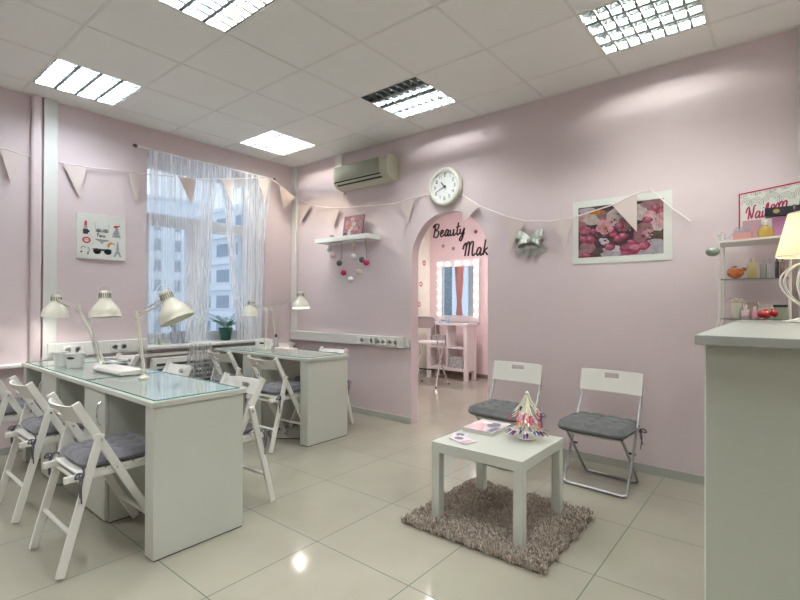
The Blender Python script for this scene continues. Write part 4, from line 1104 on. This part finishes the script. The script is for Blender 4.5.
for k in range(5): mb.box(.055+(W_-.11)*k/4-.012, .055+(W_-.11)*k/4+.012, -.052, -.045, H_-.067, H_-.043)
mb.build('bulb_socket', WHITE, t)
# shelf unit
t = thing('shelf_unit', 'white open shelf unit below the bulb framed mirror', 'shelf unit', (.24, 2.55, 0))
PW = mat('pinkish_white_lacquer', (.76, .70, .70), .4)
W_, D_, H_ = .77, .29, .90
MB().rbox(-.02, W_+.02, -.015, D_+.015, H_-.03, H_, .004, axis='x', n=2).build('top', PW, t)
for x in (0, W_-.06):
    for y in (0, D_-.05): MB().box(x, x+.06, y, y+.05, 0, H_-.03).build('leg', PW, t)
MB().box(.06, W_-.06, .01, D_-.01, .15, .19).build('bottom_shelf', PW, t)
MB().box(W_/2-.012, W_/2+.012, .012, D_-.012, .19, H_-.03).build('divider', PW, t)
for a, b in ((.06, W_/2-.012), (W_/2+.012, W_-.06)): MB().box(a, b, .012, D_-.012, .50, .52).build('shelf', PW, t)
for x in (.01, W_-.03): MB().box(x, x+.02, .05, D_-.05, .15, H_-.03).build('side_panel', PW, t)
PATT = mat('patterned_box', (.45, .43, .44), .6, var=.7, scale=60)
for (x, z, lab) in ((.43, .1905, 'grey patterned box in the lower right cubby of the shelf unit'), (.085, .5205, 'grey patterned box in the upper left cubby of the shelf unit')):
    tt = thing('storage_box', lab, 'box', (.24+x, 2.575, z), 0, 'patterned boxes in the shelf unit')
    MB().rbox(0, .25, 0, .22, 0, .16, .004).build('body', PATT, tt); MB().rbox(-.004, .254, -.004, .224, .16, .175, .004).build('lid', PATT, tt)
# things on the unit
for i, (x, y, w_, h_, c, lab) in enumerate(((.34, 2.63, .05, .045, (.05, .12, .5), 'small blue tub at the left on the shelf unit top'), (.42, 2.66, .06, .05, (.75, .78, .85), 'white tub between the blue tubs on the shelf unit top'), (.50, 2.62, .045, .05, (.06, .2, .6), 'small blue tub in the middle of the shelf unit top'), (.58, 2.66, .05, .11, (.30, .5, .65), 'pale blue bottle on the shelf unit top'), (.46, 2.73, .05, .04, (.1, .25, .6), 'low blue lid at the back of the shelf unit top'))):
    tt = thing('cosmetic_tub', lab, 'cosmetics', (x, y, .901), 0, 'cosmetics on the shelf unit')
    MB().lathe([(w_/2*.9, 0), (w_/2, .004), (w_/2, h_*.75), (w_/2*.97, h_*.76)], 14).build('body', mat('tub_%d' % i, (.78, .78, .8), .3) if i % 2 == 0 else mat('tubc_%d' % i, c, .3), tt, smooth=True)
    MB().lathe([(w_/2*1.03, h_*.76), (w_/2*1.03, h_)], 14).build('lid', mat('tubl_%d' % i, c, .3), tt, smooth=True)
# bar stool
t = thing('bar_stool', 'tall folding steel bar stool with grey back before the shelf unit', 'stool', (.70, 1.97, 0), R(8))
for sx in (-1, 1):
    x = sx*.20
    P = smoothpts([(x*.95, -.20, .99), (x, -.19, .90), (x, -.10, .60), (x*1.05, .02, .30), (x*1.15, .20, .014)], 4)
    MB().tube(P, .011, 8).build('leg', CHROME, t, smooth=True)
    P = [(x*.9, .16, .64), (x*.9, .02, .38), (x*1.1, -.20, .014)]
    MB().tube(smoothpts(P, 4), .011, 8).build('leg', CHROME, t, smooth=True)
MB().tube(smoothpts([(-.19, -.20, .985), (-.16, -.21, 1.015), (0, -.215, 1.02), (.16, -.21, 1.015), (.19, -.20, .985)], 4), .012, 8).build('back_rail', mat('grey_back_tube', (.3, .28, .28), .4), t, smooth=True)
def bp(u, v, d):
    a = -1+2*u; return (a*.19, -.207+.02*(1-v)-d, .86+.15*v)
MB().plate(12, 4, bp, .01).build('backrest', mat('stool_grey_cloth', (.42, .36, .36), .8), t, smooth=True)
MB().rbox(-.19, .19, -.14, .20, .625, .655, .03).build('seat', PW, t, smooth=True)
MB().tube([(-.21, .08, .22), (.21, .08, .22)], .01, 8).build('footrest', BLACK, t, smooth=True)
mb = MB()
for sx in (-1, 1):
    mb.tube([(sx*.23, .20, 0), (sx*.23, .20, .02)], .015, 8); mb.tube([(sx*.22, -.20, 0), (sx*.22, -.20, .02)], .015, 8)
mb.build('foot', BLACK, t, smooth=True)
# pink drape and blue blind by the back room window (seen in the mirror)
t = thing('pink_drape', 'long pink drape on the back room side wall, seen in the mirror', 'curtain', (-.02, 2.12, 0))
vs = []; fs = []; n = 40
for j, (z, s_) in enumerate(((2.45, 1), (2.0, .9), (1.5, .6), (1.25, .35), (1.0, .55), (.2, .8))):
    for i in range(n+1): u = -1+2*i/n; vs.append((.02*sin(u*22)+.005, u*.20*s_, z))
for j in range(5):
    for i in range(n): q = j*(n+1)+i; fs.append((q, q+1, q+n+2, q+n+1))
MB().add(vs, fs).build('cloth', mat('pink_drape_cloth', (.72, .40, .36), .8), t, smooth='all')
MB().tube([(0, -.25, 2.47), (0, .3, 2.47)], .01, 8).build('rod', STEEL, t, smooth=True)
t = thing('blue_blind', 'dotted blue blind beside the pink drape, seen in the mirror', 'blind', (-.055, 2.44, .90))
MB().box(0, .01, -.11, .14, 0, 1.5).build('cloth', mat('blue_dotted_cloth', (.22, .36, .48), .8, var=.6, scale=60), t)
t = thing('cream_screen', 'cream panel with red ring marks at the left edge of the arch view', 'panel', (-.069, 2.62, 0))
MB().rbox(0, .02, 0, .40, .06, 2.6, .004).build('panel', mat('cream_panel', (.82, .80, .70), .5), t)
for k, (y, z) in enumerate(((.15, 1.55), (.24, 1.92), (.1, 1.2))):
    MB().add([(.0215, y+r_*cos(a), z+r_*sin(a)) for r_ in (.045, .022) for a in [2*pi*i/20 for i in range(20)]], [(i, (i+1) % 20, 20+(i+1) % 20, 20+i) for i in range(20)]).build('red_ring', mat('red_ring_print', (.6, .12, .12), .6), t)

# ================================================================ COUNTER AND ETAGERE
CZ = 1.14
t = thing('reception_counter', 'tall pale grey reception counter at the right edge', 'counter', (4.649, -2.19, 0))
MB().rbox(0, 1.5, 0, 1.72, CZ-.027, CZ, .003).build('worktop', COUNTERTOP, t)
MB().box(.026, 1.45, .03, 1.70, 0, CZ-.0275).build('body', COUNTER, t, bevel=.002)
MB().box(.022, .0258, .034, 1.69, .0, CZ-.03).build('edge_strip', WHITE, t)
# etagere
t = thing('etagere', 'white rack with glass shelves full of perfume bottles behind the counter', 'shelf rack', (4.54, -.34, 0))
EW = mat('white_rack_enamel', (.74, .73, .69), .35)
W_, D_ = .335, .26
def post(x, y, sx, m='post'):
    P = smoothpts([(x+sx*.02, y, 0), (x+sx*.02, y, .9), (x+sx*.018, y, 1.06), (x, y, 1.15), (x, y, 1.40), (x, y, 1.645)], 4)
    MB().tube(P, .0065, 8).sphere((x, y, 1.652), .011).build('post', EW, t, smooth=True)
for x in (0, W_):
    for y in (0, D_): post(x, y, -1 if x == 0 else 1)
MB().prism([(-.01, .27), (-.01, -.01), (.10, -.035), (.40, -.15), (.42, .27)], lambda u, v, d: (u, v, 1.612-d), .011).build('top_shelf', EW, t)
for z in (1.377, 1.136):
    MB().box(.0, W_, .0, D_, z, z+.005).build('glass_shelf', clear('shelf_glass_%d' % int(z*100), (.80, .86, .84), .8), t)
    MB().box(.0, W_, -.002, .0, z, z+.005).build('glass_edge', mat('shelf_edge', (.12, .17, .16), .3), t)
mb = MB()
for z in (.35, .75): mb.tube([(-.01, 0, z), (W_+.01, 0, z)], .006, 6).tube([(-.01, D_, z), (W_+.01, D_, z)], .006, 6).tube([(-.02, 0, z), (-.02, D_, z)], .006, 6).tube([(W_+.02, 0, z), (W_+.02, D_, z)], .006, 6)
mb.build('brace', EW, t, smooth=True)
MB().tube(smoothpts([(0, 0, 1.635), (.012, 0, 1.665), (.03, 0, 1.65), (.025, 0, 1.625), (.05, -.005, 1.63), (.07, -.01, 1.655)], 4), .002, 5).build('scroll', STEEL, t, smooth=True)
t = thing('round_ornament', 'grey green glazed ball hanging beside the rack post', 'ornament', (4.508, -.36, 1.549))
MB().sphere((0, 0, 0), .034, n=18, k=12, sc=(1.1, 1, .82)).build('ball', mat('sage_glaze', (.30, .36, .29), .25), t, smooth=True)
MB().tube([(.028, .01, .008), (.034, .020, .01)], .004, 6).build('hook', STEEL, t, smooth=True)

# items on the rack
ex, ey = 4.54, -.34
def rack_item(name, label, cat, x, y, z): return thing(name, label, cat, (ex+x, ey+y, z), 0, 'beauty items on the rack')
ZT = 1.6125
t = rack_item('gift_box', 'small pink gift box with silver bow, left on the rack top', 'gift box', .115, .02, ZT)
MB().rbox(-.045, .045, -.03, .03, 0, .045, .003).build('box', mat('salmon_box', (.62, .32, .30), .5), t)
mb = MB()
for k in range(7):
    a = k*.9; ribbon([(0, 0, .048), (.03*cos(a), .02*sin(a), .075), (.045*cos(a+.3), .03*sin(a+.3), .055), (0, 0, .048)], .010, (0, 0, 1), mb)
mb.build('bow', mat('lilac_silver_ribbon', (.45, .43, .55), .3, metal=.3), t, smooth='all')
t = rack_item('cosmetic_box', 'tall dusty pink carton behind the bowed gift box', 'box', .155, .12, ZT)
MB().rbox(-.045, .045, -.03, .03, 0, .125, .002).build('carton', mat('dusty_pink_carton', (.58, .36, .42), .5), t)
t = rack_item('perfume_bottle', 'gold round perfume bottle in the middle of the rack top', 'perfume bottle', .225, .0, ZT)
MB().lathe([(.02, 0), (.034, .012), (.038, .035), (.030, .058), (.012, .068), (.010, .075)], 18).build('flask', mat('gold_glass', (.48, .33, .07), .15), t, smooth=True)
MB().lathe([(.012, .075), (.013, .095), (.008, .10)], 12).build('stopper', mat('pale_stopper', (.75, .68, .6), .2), t, smooth=True)
t = rack_item('cosmetic_box', 'magenta and lilac carton on the rack top below the black cartons', 'box', .295, .08, ZT)
MB().rbox(-.042, .042, -.035, .035, 0, .128, .002).build('carton', mat('orchid_carton', (.52, .24, .46), .5), t)
t = rack_item('cosmetic_box', 'grey beige carton at the right of the rack top', 'box', .372, .06, ZT)
MB().rbox(-.03, .03, -.04, .04, 0, .13, .002).build('carton', mat('taupe_carton', (.36, .33, .26), .5), t)
t = rack_item('black_carton', 'black carton with gold emblem lying on the pink cartons, left one', 'box', .285, .065, ZT+.1305)
MB().rbox(-.065, .065, -.045, .045, 0, .048, .002).build('carton', mat('black_card', (.015, .015, .025), .4), t)
MB().add([(-.012+.016*cos(a), -.0465, .025+.013*sin(a)) for a in [2*pi*i/10 for i in range(10)]], [tuple(range(10))]).build('emblem', mat('gold_emblem', (.45, .30, .12), .4), t)
t = rack_item('black_carton', 'small black carton lying at the right of the emblem carton', 'box', .392, .06, ZT+.1305)
MB().rbox(-.032, .032, -.04, .04, 0, .05, .002).build('carton', mat('black_card', (.015, .015, .025), .4), t)
# sign
SA = R(-31); t = thing('shop_sign', 'red framed white sign with scalloped pattern and crimson lettering above the rack', 'sign', (4.625, -.085, ZT+.001), SA)
L_, H_ = .47, .322
tl = Matrix.Rotation(R(0), 4, 'X')
MB().box(0, L_, 0, .006, 0, H_).build('board', mat('sign_white', (.72, .73, .68), .6), t)
MB().box(-.004, L_, -.003, .0075, H_-.008, H_).box(-.004, .004, -.003, .0075, 0, H_-.008).box(-.004, L_, -.003, .0075, -.0, .006).build('frame', mat('sign_red', (.48, .03, .10), .5), t)
SF = lambda u, v, d: (u, -.0004-d, v)
mb = MB()
for (cx, cz) in ((.03, .245), (.10, .235), (.19, .25), (.27, .235), (.36, .25), (.44, .24), (.06, .30), (.145, .30), (.23, .30), (.31, .305), (.40, .30)):
    for q in (1, .78, .56, .36):
        rr_ = .048*q
        for i in range(14):
            a, b = pi*i/14*1.15-.2, pi*(i+1)/14*1.15-.2
            p = [(cx+rr_*cos(a), cz+rr_*.9*sin(a)), (cx+rr_*cos(b), cz+rr_*.9*sin(b)), (cx+(rr_-.0022)*cos(b), cz+(rr_-.0022)*.9*sin(b)), (cx+(rr_-.0022)*cos(a), cz+(rr_-.0022)*.9*sin(a))]
            if all(.006 < u < L_-.001 and v < H_-.009 for u, v in p): mb.prism(p, SF, .0003)
for i in range(5): mb.prism([(.012, .03+i*.02), (.03, .015+i*.02), (.03, .018+i*.02), (.012, .034+i*.02)], SF, .0003)
mb.build('scalloped_pattern', mat('sign_line_grey', (.16, .19, .18), .6), t)
mb = MB(); write(mb, 'Nail&Mak', .045, .150, .082, SF, .0042, .0008, .1); mb.build('lettering', mat('sign_crimson', (.42, .02, .10), .5), t)
mb = MB()
for k in range(9): mb.box(.06+k*.009, .066+k*.009, -.001, -.0003, .098, .104)
mb.build('small_print', INK, t)

ZA = 1.3825
t = rack_item('artificial_rose', 'orange artificial rose on the upper glass shelf', 'flower', .075, .07, ZA+.002)
OR = mat('orange_petal', (.62, .20, .07), .6); mb = MB(); r_ = random.Random(2)
vs = []; nA, nB = 40, 14
for i in range(nB+1):
    ph = -pi/2+pi*i/nB
    for j in range(nA):
        th = 2*pi*j/nA; sw = abs(sin(2.5*th+2.6*ph)); k_ = 1-.20*sw**6*cos(ph)
        top_ = .020*max(0, sin(ph))**6
        vs.append((.045*k_*cos(ph)*cos(th), .040*k_*cos(ph)*sin(th), .037+.036*sin(ph)-top_+.004*sin(6*th+9*ph)*max(0, sin(ph))))
mb.add(vs, [(i*nA+j, i*nA+(j+1) % nA, (i+1)*nA+(j+1) % nA, (i+1)*nA+j) for i in range(nB) for j in range(nA)])
mb.sphere((0, 0, .012), .016); mb.build('petals', OR, t, smooth='all')
MB().add([(.03, .0, .05), (.052, .01, .045), (.058, .02, .065), (.035, .02, .07)], [(0, 1, 2, 3)]).add([(-.025, .0, .066), (-.005, -.01, .078), (.015, .0, .076), (.0, .02, .068)], [(0, 1, 2, 3)]).build('leaf', mat('dry_leaf', (.36, .16, .08), .6), t)
def bottle(name, label, x, y, z, w_, d_, h_, col, cap, caph, glassy=.1, cat='perfume bottle'):
    t = rack_item(name, label, cat, x, y, z)
    MB().rbox(-w_/2, w_/2, -d_/2, d_/2, 0, h_, min(w_, d_)*.2).build('flask', mat('liquid_'+name+str(len(MATS)), col, glassy), t, smooth=True)
    MB().lathe([(w_*.12, h_), (w_*.12, h_+.006), (w_*.22, h_+.006), (w_*.22, h_+caph), (w_*.18, h_+caph+.002)], 12).build('cap', mat('cap_'+str(len(MATS)), cap, .2), t, smooth=True)
    return t
bottle('perfume_bottle', 'square yellow perfume bottle beside the orange rose', .160, .06, ZA, .048, .03, .095, (.56, .48, .24), (.6, .58, .5), .026)
bottle('perfume_bottle', 'clear grey bottle right of the yellow bottle on the upper shelf', .212, .08, ZA, .032, .028, .088, (.42, .42, .44), (.5, .5, .52), .022)
bottle('perfume_bottle', 'slim silvery bottle in the middle of the upper glass shelf', .245, .05, ZA, .026, .024, .082, (.50, .52, .58), (.45, .48, .6), .034)
bottle('cosmetic_tube', 'dark slim tube on the upper glass shelf under the lamp shade', .275, .09, ZA, .02, .02, .10, (.06, .05, .06), (.02, .02, .03), .02, cat='cosmetics')
bottle('cosmetic_tube', 'brownish slim tube at the right of the upper glass shelf', .30, .07, ZA, .022, .02, .095, (.22, .14, .12), (.1, .08, .08), .02, cat='cosmetics')
ZB = 1.1415
t = rack_item('pillar_candle', 'white pillar candle tied with twine on the lower glass shelf', 'candle', .084, .08, ZB)
MB().lathe([(.027, 0), (.029, .003), (.029, .122), (.026, .125)], 24).build('wax', mat('candle_wax', (.74, .71, .62), .5), t, smooth=True)
mb = MB().tube([(.0298*cos(2*pi*i/20), .0298*sin(2*pi*i/20), .10) for i in range(20)], .0015, 4, closed=True); mb.tube(smoothpts([(0, -.036, .10), (-.03, -.04, .125), (-.055, -.03, .105)], 4), .0012, 4).tube(smoothpts([(0, -.036, .10), (.02, -.04, .13), (.045, -.03, .12)], 4), .0012, 4); mb.build('twine', mat('red_twine', (.45, .14, .12), .8), t)
b = bottle('perfume_bottle', 'square clear perfume bottle with pink label, lower glass shelf', .128, .03, ZB, .045, .03, .055, (.50, .46, .48), (.6, .6, .62), .026)
MB().box(-.015, .015, -.0165, -.0155, .018, .036).build('label', mat('pink_label', (.75, .45, .5), .5), b)
bottle('perfume_bottle', 'small pink perfume bottle beside the clear square one', .172, .02, ZB, .030, .026, .05, (.66, .34, .44), (.7, .6, .62), .022)
t = rack_item('red_apple_ornament', 'red bird-like glossy ornament on the lower glass shelf', 'ornament', .222, .02, ZB)
REDG = mat('red_gloss', (.45, .01, .015), .12, coat=.6)
MB().sphere((-.005, 0, .028), .028, sc=(1.25, .9, .95)).sphere((.042, 0, .036), .019, sc=(1, .9, 1.1)).build('body', REDG, t, smooth=True)
MB().sphere((.005, -.002, .058), .011, sc=(1.3, 1, .8)).sphere((.03, -.004, .062), .009).build('bow', mat('pink_trim', (.6, .25, .25), .4), t, smooth=True)
t = rack_item('cosmetic_box', 'white carton behind the red ornament', 'box', .225, .15, ZB)
MB().rbox(-.04, .04, -.03, .03, 0, .085, .002).build('carton', mat('white_card', (.66, .62, .60), .5), t)
t = rack_item('cosmetic_box', 'beige carton behind the pink bottle on the lower glass shelf', 'box', .155, .17, ZB)
MB().rbox(-.035, .03, -.03, .03, 0, .10, .002).build('carton', mat('beige_card', (.52, .42, .38), .5), t)
t = rack_item('cosmetic_box', 'green grey carton with black lid at the right of the lower shelf', 'box', .292, .05, ZB)
MB().rbox(-.032, .03, -.03, .03, 0, .07, .002).build('carton', mat('sage_card', (.30, .36, .28), .5), t)
MB().rbox(-.034, .032, -.032, .032, .07, .085, .002).build('lid', BLACK, t)

# ---- table lamp on the counter
t = thing('table_lamp', 'lit table lamp with pleated cream shade and white wire body on the counter', 'lamp', (4.968, -.75, CZ))
WI = mat('white_wire', (.80, .78, .74), .3)
MB().lathe([(.085, 0), (.088, .004), (.080, .010), (.02, .016), (.012, .03), (.012, .05)], 28).build('base', WI, t, smooth=True)
for k in range(12):
    a = 2*pi*k/12; c_, s_ = cos(a), sin(a)
    P = smoothpts([(r_*c_, r_*s_, z) for r_, z in ((.125, .005), (.08, .014), (.038, .04), (.05, .075), (.105, .13), (.135, .19), (.125, .24), (.085, .28), (.03, .30), (.01, .305))], 4)
    MB().tube(P, .0042, 6).build('wire', WI, t, smooth=True)
MB().lathe([(.01, .30), (.014, .305), (.014, .36), (.010, .365)], 12).build('lamp_holder', WI, t, smooth=True)
MB().sphere((0, 0, .405), .03, sc=(1, 1, 1.25)).build('bulb', emis('warm_bulb', (1, .80, .52), 11), t, smooth=True)
ms = bpy.data.materials.new('pleated_shade'); ms.use_nodes = True; q = ms.node_tree; q.nodes.remove(q.nodes['Principled BSDF'])
d_ = q.nodes.new('ShaderNodeBsdfDiffuse'); d_.inputs[0].default_value = (.80, .70, .58, 1); l_ = q.nodes.new('ShaderNodeBsdfTranslucent'); l_.inputs[0].default_value = (.85, .68, .50, 1)
x_ = q.nodes.new('ShaderNodeMixShader'); x_.inputs[0].default_value = .5; q.links.new(d_.outputs[0], x_.inputs[1]); q.links.new(l_.outputs[0], x_.inputs[2]); q.links.new(x_.outputs[0], q.nodes['Material Output'].inputs[0])
n = 144; vs = []
for j in range(8):
    v = j/7; r_ = .152-.048*v; z = .328+.208*v
    for i in range(n): k = 1+.018*(1 if i % 4 < 2 else -1); vs.append((r_*k*cos(2*pi*i/n), r_*k*sin(2*pi*i/n), z))
MB().add(vs, [(j*n+i, j*n+(i+1) % n, (j+1)*n+(i+1) % n, (j+1)*n+i) for j in range(7) for i in range(n)]).build('lamp_shade', ms, t, smooth='all')
mb = MB()
for r_, z in ((.153, .327), (.105, .537)): mb.tube([(r_*cos(2*pi*i/40), r_*sin(2*pi*i/40), z) for i in range(40)], .003, 5, closed=True)
for k in range(3): mb.tube([(0.01*cos(k*2.09), .01*sin(k*2.09), .355), (.104*cos(k*2.09), .104*sin(k*2.09), .534)], .0018, 4)
mb.build('shade_ring', WI, t, smooth=True)

# cable on the floor by the farther desk
o = MB().tube(smoothpts([(1.06, -1.12, .008), (1.25, -1.22, .006), (1.42, -1.10, .006), (1.52, -1.0, .006), (1.47, -.86, .006), (1.30, -.80, .006)], 6), .004, 6).build('power_cable', BLACK, None, smooth=True)
tag(o, 'thin black cable curling on the floor under the farther desk', 'cable')
